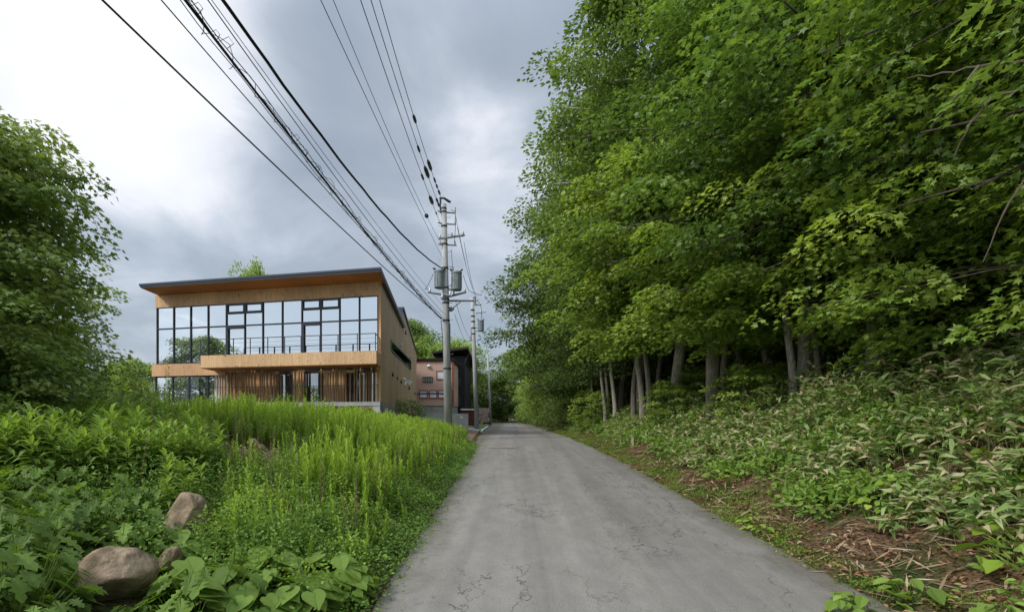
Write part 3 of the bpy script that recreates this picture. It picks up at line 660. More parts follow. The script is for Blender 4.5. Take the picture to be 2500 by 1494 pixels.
def build_pole_near():
    base = Vector((-3.34, 27, 1.2)); top = Vector((-3.60, 27, 13.35)); O = base
    root = empty('utility_pole', base, 'tall round concrete utility pole with two grey transformers, nearest of the poles on the left', 'utility pole', 'utility poles along the left of the road')
    def at(z): return base.lerp(top, (z-base.z)/(top.z-base.z))
    def zof(py): return EYE+(1015-py)/1250*27
    g = Geo(); g.tube([base-Vector((0, 0, .4)), at(7), top], [.225, .18, .14], 20); g.build('shaft', M_POLE, root, origin=O, smooth=True)
    g = Geo(); bolts(g, base, top, 3.2, 12.9, .16); g.build('step_bolt', M_GALV, root, origin=O)
    g = Geo()
    for py in (510, 518, 553, 597, 655, 703, 731, 740, 783, 900): 
        p = at(zof(py)); r = .14+.085*(1-(p.z-1.2)/12.2)+.012; g.tube([p-Vector((0, 0, .045)), p+Vector((0, 0, .045))], r, 20)
    g.build('steel_band', M_INS, root, origin=O)
    # top bracket with tension insulators
    p = at(zof(484)); 
    g = Geo(); g.tube([at(zof(520))+Vector((-.17, 0, 0)), p+Vector((-.17, 0, 0))], .05, 6); g.tube([p+Vector((-.22, 0, .0)), p+Vector((.02, 0, 0.0)), p+Vector((.25, .1, -.12)), p+Vector((.36, .1, -.17))], [.05, .06, .075, .06], 8); g.build('top_bracket', M_INS, root, origin=O)
    for py in (519, 547):
        q = at(zof(py)); g = Geo(); g.tube([q, q+Vector((.62, .05, 0))], .045, 4); g.tube([q+Vector((0, 0, .0)), q+Vector((-.3, -.2, 0))], .04, 4); o = g.build('bracket', M_GALV, root, origin=O)
        g = Geo(); w = q+Vector((.58, .05, .04)); g.tube([w, w+Vector((0, 0, .1)), w+Vector((0, 0, .13)), w+Vector((0, 0, .24))], [.03, .06, .04, .05], 8); g.build('insulator', M_PORC, o, origin=O)
    q = at(zof(584)); crossarm(root, O, q+Vector((-.22, -.55, -.17)), q+Vector((.98, .75, .47)), 0, 0, 3, .06)
    q = at(zof(600)); crossarm(root, O, q+Vector((-.3, -.2, 0)), q+Vector((.6, .25, .1)), 0, 0, 2, .04)
    q = at(zof(722)); crossarm(root, O, q+Vector((-.9, -.22, .14)), q+Vector((.35, -.22, -.08)), 0, 0, 2, .055)
    crossarm(root, O, q+Vector((-.2, -.3, -.22)), q+Vector((1.0, .8, .38)), 0, 0, 3, .06)
    q = at(zof(732)); g = Geo(); g.tube([q+Vector((.1, .22, 0)), q+Vector((1.55, .22, 0))], .055, 4); g.tube([q+Vector((1.52, .22, -.15)), q+Vector((1.52, .22, .22))], .06, 6); g.tube([q+Vector((.2, .22, -.5)), q+Vector((.8, .22, -.03))], .03, 5); g.build('side_arm', M_GALV, root, origin=O)
    tank(root, O, at(zof(705))+Vector((-.30, -.12, 0)), .275, .90)
    tank(root, O, at(zof(709))+Vector((.58, .0, 0)), .275, .95)
    q = at(zof(705)); g = Geo(); g.box(q.x-.1, q.x+.62, q.y-.05, q.y+.05, q.z-.08, q.z-.0); g.box(q.x-.34, q.x+.05, q.y-.16, q.y-.06, q.z-.07, q.z-.005); g.build('transformer_bracket', M_GALV, root, origin=O)
    g = Geo()
    def cable(*pts): 
        pts = [Vector(p) for p in pts]; out = []
        for i in range(len(pts)-1):
            for t in np.linspace(0, 1, 7)[:-1]:
                s = math.sin(math.pi*t)*.06*(pts[i+1]-pts[i]).length; out.append(pts[i].lerp(pts[i+1], float(t))-Vector((0, 0, s)))
        g.tube(out+[pts[-1]], .014, 5)
    a = at(zof(650)); b = at(zof(668)); c = at(zof(722))
    cable(a+Vector((.2, 0, 0)), a+Vector((.45, 0, -.05)), b+Vector((.42, 0, -.3)), b+Vector((.25, 0, -.7)))
    cable(at(zof(515))+Vector((.35, .1, .1)), at(zof(505))+Vector((.6, .1, -.2)), at(zof(520))+Vector((.6, .06, 0)), at(zof(550))+Vector((.6, 0, 0)), at(zof(590))+Vector((.5, .1, 0)))
    cable(b+Vector((-.62, 0, .0)), c+Vector((-1.05, -.2, .3)), c+Vector((-.9, -.2, .3)))
    cable(b+Vector((.95, 0, -.1)), b+Vector((1.25, 0, -.9)), c+Vector((1.9, .3, .1)))
    cable(at(zof(610))+Vector((.35, 0, 0)), at(zof(660))+Vector((.4, .0, 0)), at(zof(715))+Vector((.3, 0, 0)))
    g.build('jumper_cable', M_WIRE, root, origin=O)
    q = at(zof(755)); g = Geo(); g.box(q.x+.14, q.x+.34, q.y-.1, q.y+.1, q.z-.1, q.z+.1); g.tube([q+Vector((.3, -.05, 0)), q+Vector((.42, -.12, -.02))], [.06, .05], 8); g.build('bracket_box', M_INS, root, origin=O)
    q = at(zof(790)); g = Geo(); g.tube([q+Vector((.2, -.05, 0)), q+Vector((.24, -.05, -4.5))], .02, 6); g.tube([at(zof(790))+Vector((-.27, -.05, .2)), at(zof(830))+Vector((-.2, -.05, 0)), at(zof(870))+Vector((-.2, -.05, 0))], .02, 5); g.build('conduit', M_INS, root, origin=O)
    return root
build_pole_near()
def build_pole_mid():
    D = 50; base = Vector((-3.42, D, .8)); top = Vector((-3.88, D, 13.75)); O = base
    root = empty('utility_pole', base, 'concrete utility pole with one small transformer high on its right, second of the poles', 'utility pole', 'utility poles along the left of the road')
    zof = lambda py: EYE+(1015-py)/1250*D
    at = lambda z: base.lerp(top, (z-base.z)/(top.z-base.z))
    g = Geo(); g.tube([base-Vector((0, 0, .4)), at(7), top], [.24, .2, .15], 16); g.build('shaft', M_POLE, root, origin=O, smooth=True)
    g = Geo()
    for py in (757, 772, 785, 801, 815): p = at(zof(py)); g.tube([p-Vector((0, 0, .06)), p+Vector((0, 0, .06))], .2, 14)
    g.build('steel_band', M_INS, root, origin=O)
    q = at(zof(733)); crossarm(root, O, q+Vector((-.2, 0, 0)), q+Vector((.5, .1, 0)), 0, 0, 3, .06)
    q = at(zof(744)); crossarm(root, O, q+Vector((-.1, 0, 0)), q+Vector((.85, .1, 0)), 0, 0, 3, .06)
    q = at(zof(764)); crossarm(root, O, q+Vector((.3, 0, -.05)), q+Vector((1.25, .0, .1)), 0, 0, 3, .05)
    c = at(zof(809)); tank(root, O, c+Vector((.72, 0, 0)), .3, 1.05)
    g = Geo(); g.box(c.x, c.x+.5, c.y-.05, c.y+.05, c.z-.02, c.z+.06); g.box(c.x, c.x+.5, c.y-.05, c.y+.05, c.z+.3, c.z+.38); g.build('transformer_bracket', M_GALV, root, origin=O)
    g = Geo(); q = at(zof(800)); g.tube([q+Vector((-.16, 0, 0)), q+Vector((-.2, 0, -1.3))], .1, 6); g.box(q.x-.35, q.x-.2, q.y-.1, q.y+.1, q.z-1.1, q.z-.85); g.build('switch_box', M_GALV, root, origin=O)
    g = Geo(); a = at(zof(735))
    g.tube([a+Vector((.5, 0, .1)), a+Vector((.75, 0, -.3)), a+Vector((.9, 0, -.9)), a+Vector((.85, 0, -1.8)), c+Vector((.75, 0, 1.1))], .02, 5); g.build('jumper_cable', M_WIRE, root, origin=O)
build_pole_mid()
base = Vector((-3.75, 90, .9)); top = Vector((-4.28, 90, 12.8))
root = empty('utility_pole', base, 'plain slim grey pole at the far end of the road, farthest of the poles', 'utility pole', 'utility poles along the left of the road')
g = Geo(); g.tube([base-Vector((0, 0, .3)), top], [.24, .16], 12); g.build('shaft', M_POLE, root, origin=base, smooth=True)
g = Geo(); g.tube([top+Vector((-.2, 0, -4)), top+Vector((1.6, 0, -4.1))], .05, 4); g.build('crossarm', M_GALV, root, origin=base)

def wire(name, label, xa, za, xb, b, c, rad, m=None, ins=(), wobble=0.0, ymin=-12.0):
    pts = []; k = (xb-xa)/39
    for y in np.linspace(27, ymin, 70):
        d = 27-y; w = wobble*math.sin(y*5.1)*.5 + wobble*math.sin(y*2.3+1)
        pts.append((xa+k*d+w*.6, y, za+b*d+c*d*d+w))
    g = Geo(); g.tube(pts, rad, 5, cap=False); o = g.build(name, m or M_WIREL)
    tag(o, label, 'cable', 'overhead cables towards the near pole')
    for (py, r, ln) in ins:                               # sleeves and insulators threaded on the wire
        best = min(np.linspace(8, 26.5, 400), key=lambda y: abs(1015-(za+b*(27-y)+c*(27-y)**2-EYE)/y*1250-py)); d = 27-best
        P = lambda d: Vector((xa+k*d, 27-d, za+b*d+c*d*d))
        g = Geo(); g.tube([P(d-ln/2), P(d-ln/4), P(d+ln/4), P(d+ln/2)], [r*.6, r, r, r*.6], 8); g.build('insulator', M_INS, o)
    return o
WL = 'overhead_cable'
wire(WL, 'single sagging cable farthest left, crossing the bright cloud', -3.56, 7.23, -5.5, -.0383, .00103, .014, M_WIRE)
wire(WL, 'thin cable just left of the tangled cable bundle', -3.54, 7.32, -5.0, -.0255, .00121, .009)
wire(WL, 'thin cable nearest the right side of the tangled bundle', -3.61, 7.62, -4.7, -.0355, .00246, .009)
wire(WL, 'faint hair-thin cable between the bundle and the thickest black cable', -3.61, 7.97, -4.7, -.0380, .00189, .006)
wire(WL, 'thickest black twisted cable running down to the near pole', -3.61, 9.93, -5.0, -.1972, .00605, .030, M_WIRE, wobble=.006)
wire(WL, 'thin cable, left one of the middle pair right of the thickest cable', -3.67, 10.52, -4.1, -.0084, .00068, .009)
wire(WL, 'thin cable carrying a small grey ball near the pole', -3.67, 11.16, -4.0, -.0813, .00461, .008, ins=((527, .09, .2),))
wire(WL, 'high cable, leftmost of the three going to the pole top', -3.76, 12.29, -3.8, -.0271, .00321, .012, ins=((433, .05, .5), (489, .09, .8), (521, .04, .3)))
wire(WL, 'high cable, middle one of the three going to the pole top', -3.74, 13.0, -3.5, -.0664, .00462, .012, ins=((364, .05, .5), (421, .09, 1.0), (490, .06, .5), (500, .06, .5)))
wire(WL, 'high cable, rightmost of the three going to the pole top', -3.74, 13.71, -3.2, -.1058, .00601, .012, ins=((291, .06, .5), (404, .08, 1.0), (440, .05, .6), (455, .05, .5), (470, .06, .6)))
bun = wire(WL, 'tangled bundle of dark cables wound with loose spiral wire', -3.72, 7.30, -4.7, -.0278, .00204, .022, M_WIRE)
def bundle_extra():
    k = (-4.7+3.72)/39; rs = random.Random(11)
    def P(d): return Vector((-3.72+k*d, 27-d, 7.30-.0278*d+.00204*d*d))
    for (ox, oz, r) in ((-.07, .02, .007), (.06, .03, .008), (.05, -.05, .007)):
        g = Geo(); g.tube([P(d)+Vector((ox*min(1, d/3)+.02*math.sin(d*3+oz*50), 0, oz*min(1, d/3)+.02*math.cos(d*2.1))) for d in np.linspace(0, 39, 120)], r, 5, cap=False); g.build('strand', M_WIREL, bun)
    g = Geo(); pts = []; d = 0.2; ph = 0
    while d < 37:
        rr = .06+.045*max(0, math.sin(d*1.7))+rs.uniform(-.02, .03); pts.append(P(d)+Vector((math.cos(ph)*rr, 0, math.sin(ph)*rr))); d += .09; ph += .85
    g.tube(pts, .005, 4, cap=False)
    for k2 in range(22):                                  # loose hooked ends of the hangers
        d = rs.uniform(6, 21); p = P(d); s = rs.uniform(.06, .16); g.tube([p, p+Vector((s, 0, s*.5)), p+Vector((s*1.3, .05, s*.1)), p+Vector((s*.5, .1, -.02))], .005, 4, cap=False)
    g.build('spiral_hanger', M_WIREL, bun)
bundle_extra()
# span between the first and the second pole, and on to the third
spans = [((-3.0, 27.1, 12.85), (-3.6, 50, 13.9), .5, 'topmost wire on the span between first and second pole'),
         ((-2.9, 27.2, 12.2), (-3.3, 50, 13.9), .8, 'second wire from the top between first and second pole'),
         ((-2.6, 27.7, 11.6), (-3.1, 50, 13.6), 1.0, 'wire from the slanted crossarm to the second pole'),
         ((-2.0, 27.3, 8.4), (-3.3, 50, 13.4), .4, 'wire leaving the right transformer towards the second pole'),
         ((-3.0, 27.2, 8.3), (-3.8, 50, 9.5), .5, 'low thin wire between first and second pole'),
         ((-3.05, 27.2, 7.6), (-3.8, 50, 8.6), .5, 'lowest thin wire between first and second pole'),
         ((-3.0, 50.1, 12.5), (-3.9, 90, 12.3), 1.0, 'wire from the second pole to the farthest pole'),
         ((-3.4, 50.1, 9.5), (-4.0, 90, 9.8), .8, 'low wire from the second pole to the farthest pole')]
for (a, b, sag, lb) in spans:
    a = Vector(a); b = Vector(b); g = Geo(); g.tube([a.lerp(b, float(t))-Vector((0, 0, 4*sag*t*(1-t))) for t in np.linspace(0, 1, 20)], .011, 4, cap=False)
    tag(g.build('overhead_cable', M_WIREL), lb, 'cable', 'overhead cables beyond the near pole')

# ------------------------------------------------------------------ foliage toolkit
def unit(a): return a/np.maximum(np.linalg.norm(a, axis=-1, keepdims=True), 1e-9)
LEAF = (np.array([(0, 0, 0), (.30, .24, .05), (.70, .20, .03), (1, 0, -.08), (.70, -.20, .03), (.30, -.24, .05)]), [(0, 3, 2, 1), (0, 5, 4, 3)])
DIAM = (np.array([(0, 0, 0), (.5, .32, .04), (1, 0, -.04), (.5, -.32, .04)]), [(0, 3, 2, 1)])
LANCE = (np.array([(0, 0, 0), (.25, .08, .06), (.6, .075, .05), (1, 0, -.22), (.6, -.075, .05), (.25, -.08, .06), (.6, 0, .02)]), [(0, 6, 2, 1), (6, 3, 2), (0, 5, 4, 6), (6, 4, 3)])
NEEDLE = (np.array([(0, 0, 0), (.5, .05, 0), (1, 0, 0), (.5, -.05, 0)]), [(0, 3, 2, 1)])
BLADE = (np.array([(0, .035, 0), (0, -.035, 0), (.45, .06, .12), (.45, -.06, .12), (1, 0, -.08)]), [(0, 1, 3, 2), (2, 3, 4)])
def _maple():
    ang = [0, 22, 38, 55, 72, 92, 118, 150]; rad = [1.0, .52, .50, .88, .46, .50, .62, .22]
    P = []
    for a, r in list(zip(ang, rad)): P.append((.35+r*.65*math.cos(R(a)), r*.62*math.sin(R(a)), -.10*r*r))
    Q = [(x, -y, z) for x, y, z in P[1:]][::-1]
    V = [(0.12, 0, .0)] + P + Q; n = len(P)
    left = [0] + list(range(1, n+1))[::-1]; right = [0] + list(range(n+1, n+len(Q)+1))[::-1] 
    right = [0, 1] + list(range(n+len(Q), n, -1))
    return (np.array(V), [tuple(left), tuple(right)])
MAPLE = _maple()
def _heart():
    P = [(0.02, 0), (-.12, .16), (-.05, .36), (.12, .46), (.35, .46), (.60, .33), (.82, .14), (1.0, 0)]
    mid = [(.3, 0, -.02), (.65, 0, -.04)]
    f = lambda x, y: (x, y, .16*abs(y) - .22*x*x - .25*y*y)
    V = [f(*p) for p in P]; L = len(V); V += [(x, 0, -.22*x*x-.02) for x in (.3, .65)]
    R0 = len(V); V += [f(x, -y) for x, y in P[1:-1]]
    left = [0, 8, 9, 7, 6, 5, 4, 3, 2, 1]; right = [0] + [R0+i for i in range(6)] + [7, 9, 8]
    return (np.array(V), [tuple(left), tuple(right)])
HEART = _heart()
def _lobed():
    """mugwort / hydrangea-like leaf with toothed lobes"""
    P = [(0, .02), (.10, .14), (.20, .10), (.30, .38), (.42, .16), (.55, .34), (.64, .13), (.80, .18), (1.0, 0)]
    f = lambda x, y: (x, y, .10*abs(y) - .25*x*x)
    V = [f(*p) for p in P] + [(.4, 0, -.04), (.7, 0, -.13)]; R0 = len(V); V += [f(x, -y) for x, y in P[:-1]]
    left = [9, 10, 8, 7, 6, 5, 4, 3, 2, 1, 0]; right = [R0+i for i in range(8)] + [8, 10, 9]
    return (np.array(V), [tuple(left), tuple(right)])
LOBED = _lobed()

def put_leaves(geo, C_, T, N, S, tmpl, tint, jit=None, rs=None):
    """leaves at C_ pointing along T with normals near N, sizes S"""
    T = unit(T); B = unit(np.cross(N, T)); N2 = np.cross(T, B)
    tv, tf = tmpl
    S = np.asarray(S)[:, None, None]
    V = C_[:, None, :] + S*(tv[None, :, 0:1]*T[:, None, :] + tv[None, :, 1:2]*B[:, None, :] + tv[None, :, 2:3]*N2[:, None, :])
    geo.add_many(V, tf, np.clip(tint, 0, 1))

def make_tree(seed, H, Rc, base, n_limb, sprays, per, tmpl, ls, bright=0.0, layered=1.0, droop=.25, spr=(.55, 1.0), top_pow=.8, trunk_r=.2, lean=(0, 0), side=None, puff=0.0):
    """returns crown Geo and trunk Geo, standing at the origin. sprays = sprays per limb, per = leaves per spray"""
    rs = np.random.default_rng(seed); tg = Geo()
    def tp(h):
        t = h/H; return np.array([lean[0]*t*t + .25*math.sin(h*.7+seed), lean[1]*t*t + .25*math.cos(h*.55+seed*2), h])
    hs = np.linspace(-.4, H*.95, 12)
    tg.tube([tp(max(h, 0)) if h > 0 else tp(0)+np.array([0, 0, h]) for h in hs], [trunk_r*(1.25 if h < .1 else 1)*(1-.88*max(h, 0)/H) for h in hs], 9)
    centres = []; dirs = []; radii = []; tn = []
    for i in range(n_limb):
        f = (i+.5)/n_limb; h0 = base*.75 + (H*.93-base*.75)*f**.92
        az = i*2.39996 + rs.uniform(-.4, .4)
        if side is not None and rs.random() < side[1]: az = side[0] + rs.normal(0, .7)
        env = Rc*(math.sin(math.pi*min(1, (.16+.84*f)))**top_pow)*(.8+.35*rs.random()) + .5
        up = (.15+.75*f)*env*.5*rs.uniform(.6, 1.2)
        p0 = tp(h0); L = []
        for t in np.linspace(0, 1, 6):
            L.append(p0 + np.array([math.cos(az)*env*t + rs.normal(0, .13)*(t > 0), math.sin(az)*env*t + rs.normal(0, .13)*(t > 0), up*(1.5*t - .5*t*t) - droop*env*t*t*.6 + rs.normal(0, .10)*(t > 0)]))
        tg.tube(L, [trunk_r*.36*(1-.8*f)*(1-t)+.014 for t in np.linspace(0, 1, 6)], 5)
        L = np.array(L)
        for k in range(sprays):
            t = .30 + .74*((k+rs.random())/sprays); q = min(t, .999)*5; a = int(q); c = L[a] + (L[a+1]-L[a])*(q-a)
            if t > 1: c = L[5]
            w = env*.36*rs.normal(0, 1)*(.35+.65*t); d2 = np.array([-math.sin(az), math.cos(az), 0])
            c2 = c + d2*w + np.array([0, 0, rs.uniform(-.35, .3)])
            dd = unit(np.array([math.cos(az), math.sin(az), 0])*.9 + d2*np.sign(w)*.5*min(1, abs(w)))
            if k % 3 == 0: tg.tube([c, (c+c2)/2+np.array([0, 0, .06]), c2], [.02, .012, .007], 4, cap=False)
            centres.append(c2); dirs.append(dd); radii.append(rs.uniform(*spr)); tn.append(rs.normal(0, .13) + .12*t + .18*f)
    Cn = np.array(centres); Dn = np.array(dirs); Rr = np.array(radii); Tn = np.array(tn); n = len(Cn)
    Cn = np.repeat(Cn, per, 0); Dn = np.repeat(Dn, per, 0); Rr = np.repeat(Rr, per)[:, None]; Tn = np.repeat(Tn, per)
    m = len(Cn); th = rs.uniform(0, 2*math.pi, m); rr = np.sqrt(rs.random(m))
    sd = np.cross(Dn, np.array([0, 0, 1.0])[None, :]); a = rr*np.cos(th); b = rr*np.sin(th)
    P = Cn + Dn*(a[:, None]*Rr*1.25) + sd*(b[:, None]*Rr*.9)
    dome = np.sqrt(np.maximum(0, 1-rr**2*.9)); fl = np.where(rs.random(m) < .18, -.25, 1.0)
    P[:, 2] += puff*dome*fl*Rr[:, 0]*.62
    P[:, 2] += -(rr**2)*Rr[:, 0]*.35*layered - a*.18*Rr[:, 0] + rs.normal(0, 1, m)*(.05+.16*(1-layered)*Rr[:, 0]*2)
    radial = unit(Dn*a[:, None] + sd*b[:, None] + 1e-6)
    T = Dn*.5 + radial*.7 + rs.normal(0, .35, (m, 3)) + np.array([0, 0, -.35])
    N = np.array([0, 0, .85])[None, :] + Dn*.35 + radial*.2 + puff*radial*(rr*.8)[:, None] + rs.normal(0, .28+.14*puff, (m, 3))
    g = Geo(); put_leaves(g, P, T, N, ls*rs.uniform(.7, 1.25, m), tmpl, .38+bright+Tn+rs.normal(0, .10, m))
    return g, tg

def make_larch(seed, H, Rc, base):
    rs = np.random.default_rng(seed); tg = Geo(); g = Geo()
    tg.tube([(0, 0, -.3), (0, 0, H*.5), (.2, 0, H)], [.26, .17, .02], 9)
    Cs = []; Ds = []; dn = []
    nb = 46
    for i in range(nb):
        h = base + (H-base)*i/nb; az = i*2.4+rs.uniform(-.3, .3); L = Rc*(1-.75*i/nb)*rs.uniform(.8, 1.2); pts = []
        for t in np.linspace(0, 1, 7): pts.append(np.array([math.cos(az)*L*t, math.sin(az)*L*t, h + .25*L*t - .42*L*t*t]))
        tg.tube(pts, [.04*(1-t)+.006 for t in np.linspace(0, 1, 7)], 4)
        for k in range(34):
            t = .12+.88*rs.random(); q = min(t, .999)*6; a = int(q); p = pts[a]+(pts[a+1]-pts[a])*(q-a)
            sgn = rs.choice((-1, 1)); ln = .75*(1.1-t)+.22; sdv = np.array([-math.sin(az)*sgn, math.cos(az)*sgn, 0])*.85 + np.array([math.cos(az), math.sin(az), 0])*.6
            for s in np.linspace(.05, 1, 9):
                Cs.append(p + sdv*ln*s + np.array([0, 0, -.5*ln*s*s])); Ds.append(unit(sdv+np.array([0, 0, -.8*s]))); dn.append(t)
    Cs = np.array(Cs); Ds = np.array(Ds); dn = np.array(dn); rep = 4
    Cs = np.repeat(Cs, rep, 0); Ds = np.repeat(Ds, rep, 0); dn = np.repeat(dn, rep); m = len(Cs)
    T = Ds + rs.normal(0, .55, (m, 3)); N = rs.normal(0, .5, (m, 3)) + np.array([0, 0, 1])
    put_leaves(g, Cs + rs.normal(0, .02, (m, 3)), T, N, rs.uniform(.09, .16, m), (NEEDLE[0]*np.array([1, 2.4, 1]), NEEDLE[1]), .45+.2*dn+rs.normal(0, .1, m))
    return g, tg

GREENS = [(.032, .056, .018), (.068, .114, .032), (.125, .198, .050), (.21, .305, .074), (.33, .41, .12)]
M_LEAF = leaf_mat('broadleaf', GREENS, .36)
M_LEAF_D = leaf_mat('broadleaf_dark', [tuple(c*.80 for c in s) for s in GREENS], .32)
M_LEAF_C = leaf_mat('broadleaf_cool', [(.035, .064, .020), (.072, .13, .036), (.125, .21, .052), (.20, .315, .072), (.32, .44, .11)], .36, .42, .4)
M_LEAF_B = leaf_mat('broadleaf_bright', [(.05, .09, .022), (.105, .175, .036), (.195, .295, .055), (.30, .41, .08), (.43, .52, .12)], .42, .42, .4)
M_LARCH = leaf_mat('larch_needles', [(.04, .085, .025), (.08, .15, .045), (.13, .21, .065), (.18, .27, .09)], .25)
M_BARK = mat('bark_grey', (.11, .09, .072), .9, col2=(.26, .23, .195), nscale=6, bump=.7, bscale=14, stretch=(4, 4, .6))
M_BARK_P = mat('bark_pale', (.22, .19, .155), .9, col2=(.50, .45, .39), nscale=5, bump=.5, bscale=14, stretch=(3, 3, 1.2))
M_BARK_D = mat('bark_dark', (.05, .04, .032), .9, col2=(.11, .09, .07), nscale=6, bump=.6, bscale=14, stretch=(4, 4, .6))

M_TWIG = mat('dead_twig', (.16, .13, .10), .9)
PROTO = {}
def proto(key, gt, lm, bm, name='forest_tree'):
    """first instance is placed later; every further one is a copy that shares the meshes"""
    PROTO[key] = dict(gt=gt, lm=lm, bm=bm, root=None, name=name)
def place(key, x, y, rz, s, label, group, z=None, cat='tree', sz=None):
    p = PROTO[key]; loc = (x, y, gzf(x, y) if z is None else z); sc = (s, s, sz or s)
    if p['root'] is None:
        r = empty(p['name'], (0, 0, 0), label, cat, group)
        p['gt'][1].build('trunk', p['bm'], r, smooth=True); p['gt'][0].build('crown', p['lm'], r)
        r.location = loc; r.rotation_euler = (0, 0, rz); r.scale = sc; p['root'] = r; p['gt'] = None
        return r
    return copy_tree(p['root'], loc, rz, sc, label, group, cat)

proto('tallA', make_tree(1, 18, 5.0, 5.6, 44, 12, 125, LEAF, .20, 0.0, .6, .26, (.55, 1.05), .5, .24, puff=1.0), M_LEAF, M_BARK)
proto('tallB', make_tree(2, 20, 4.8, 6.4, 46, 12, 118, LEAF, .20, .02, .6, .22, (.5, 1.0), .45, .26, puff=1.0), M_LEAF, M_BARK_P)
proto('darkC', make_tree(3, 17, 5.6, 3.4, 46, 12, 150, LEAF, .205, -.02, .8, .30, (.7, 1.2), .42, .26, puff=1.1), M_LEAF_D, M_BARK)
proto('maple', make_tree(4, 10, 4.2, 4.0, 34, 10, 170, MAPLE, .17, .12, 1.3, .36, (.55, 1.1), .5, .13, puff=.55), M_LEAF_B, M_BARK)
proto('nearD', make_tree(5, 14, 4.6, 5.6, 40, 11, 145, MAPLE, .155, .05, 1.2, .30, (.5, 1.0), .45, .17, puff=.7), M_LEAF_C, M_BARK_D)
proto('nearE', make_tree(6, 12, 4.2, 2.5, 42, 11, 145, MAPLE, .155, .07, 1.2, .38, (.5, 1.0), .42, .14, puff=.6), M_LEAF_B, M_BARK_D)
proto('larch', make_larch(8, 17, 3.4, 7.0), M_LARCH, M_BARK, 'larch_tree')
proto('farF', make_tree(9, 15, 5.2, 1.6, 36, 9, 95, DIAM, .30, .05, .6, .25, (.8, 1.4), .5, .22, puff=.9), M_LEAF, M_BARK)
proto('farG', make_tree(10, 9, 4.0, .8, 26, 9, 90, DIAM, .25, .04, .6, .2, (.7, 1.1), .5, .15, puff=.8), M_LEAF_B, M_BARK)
proto('bush', make_tree(11, 2.2, 1.4, .15, 22, 6, 36, LEAF, .12, .10, .5, .2, (.28, .5), .5, .03), M_LEAF, M_BARK_D, 'bush')
proto('sapling', make_tree(12, 3.2, 1.3, .6, 18, 7, 40, MAPLE, .15, .12, 1.0, .4, (.25, .45), .5, .03), M_LEAF_B, M_BARK_D, 'sapling')

FG = 'trees along the edge of the forest on the right'
RG = 'trees deep inside the forest on the right'
# front row, nearest first: key, x, y, rotation, scale, label
front = [
 ('nearD', 9.8, 5.6, 0.0, 1.0, 'leafy tree at the right border of the photo whose bare twigs show among the leaves'),
 ('nearE', 10.2, 8.8, 1.7, 1.0, 'leafy tree with large lobed leaves hanging low over the bamboo grass at the right'),
 ('nearD', 9.6, 13.2, 2.9, 1.12, 'tree with mottled pale trunk standing at the back of the bamboo grass'),
 ('nearD', 9.6, 17.4, 4.1, 1.05, 'tree whose lower boughs hang left of the mottled pale trunk'),
 ('maple', 8.1, 19.6, .4, 1.12, 'bright yellow-green maple with layered sprays, the brightest tree of the forest edge'),
 ('maple', 8.8, 15.2, 2.2, .85, 'smaller bright maple with layered leaves low before the thick twin trunk'),
 ('maple', 7.9, 24.2, 3.3, 1.1, 'mid-green maple with layered sprays just beyond the brightest maple'),
 ('larch', 6.9, 17.6, 1.0, 1.0, 'larch with drooping feathery light green needles high in the forest edge'),
 ('tallA', 11.6, 19.0, 1.2, .95, 'tall tree rising right behind the brightest maple'),
 ('tallB', 7.2, 22.4, 2.6, 1.04, 'tall slender-crowned tree whose leaves fringe the sky at the top of the photo'),
 ('tallA', 7.6, 29.0, 4.0, 1.08, 'tall tree in the sloping skyline midway between photo top and dark round tree'),
 ('darkC', 7.4, 33.5, .8, .82, 'dense dark tree standing right of the roadside dark round tree'),
 ('tallB', 8.0, 36.5, 5.1, 1.12, 'tall tree behind the dark tree, seen in the sloping skyline'),
 ('darkC', 6.3, 42.0, 2.4, 1.12, 'dark round roadside tree that reaches farthest over the lane'),
 ('tallA', 8.6, 45.0, .2, .92, 'tall tree right behind the dark round roadside tree'),
 ('farF', 7.2, 55.0, 1.1, .95, 'mid-green tree beyond the dark round roadside tree'),
 ('farF', 7.0, 66.0, 2.3, .95, 'tree along the right of the far lane, before the last bend'),
 ('farF', 6.8, 78.0, 3.6, .95, 'tree above the right side of the last bend'),
 ('farG', 4.5, 60.0, 4.4, .75, 'low bright tree on the right verge of the far lane'),
 ('farG', 4.6, 72.0, 5.4, .75, 'low leafy tree at the inner side of the last bend'),
 ('farF', 1.5, 104.0, .6, 1.0, 'tree standing straight ahead at the bend of the road'),
 ('farG', -2.0, 108.0, 1.6, 1.0, 'round tree right beside the distant plain pole'),
 ('farG', -7.0, 118.0, 2.6, 1.15, 'round tree behind the stone wall'),
 ('farF', 6.0, 96.0, 3.6, 1.0, 'tree at the outer right of the bend of the road'),
]
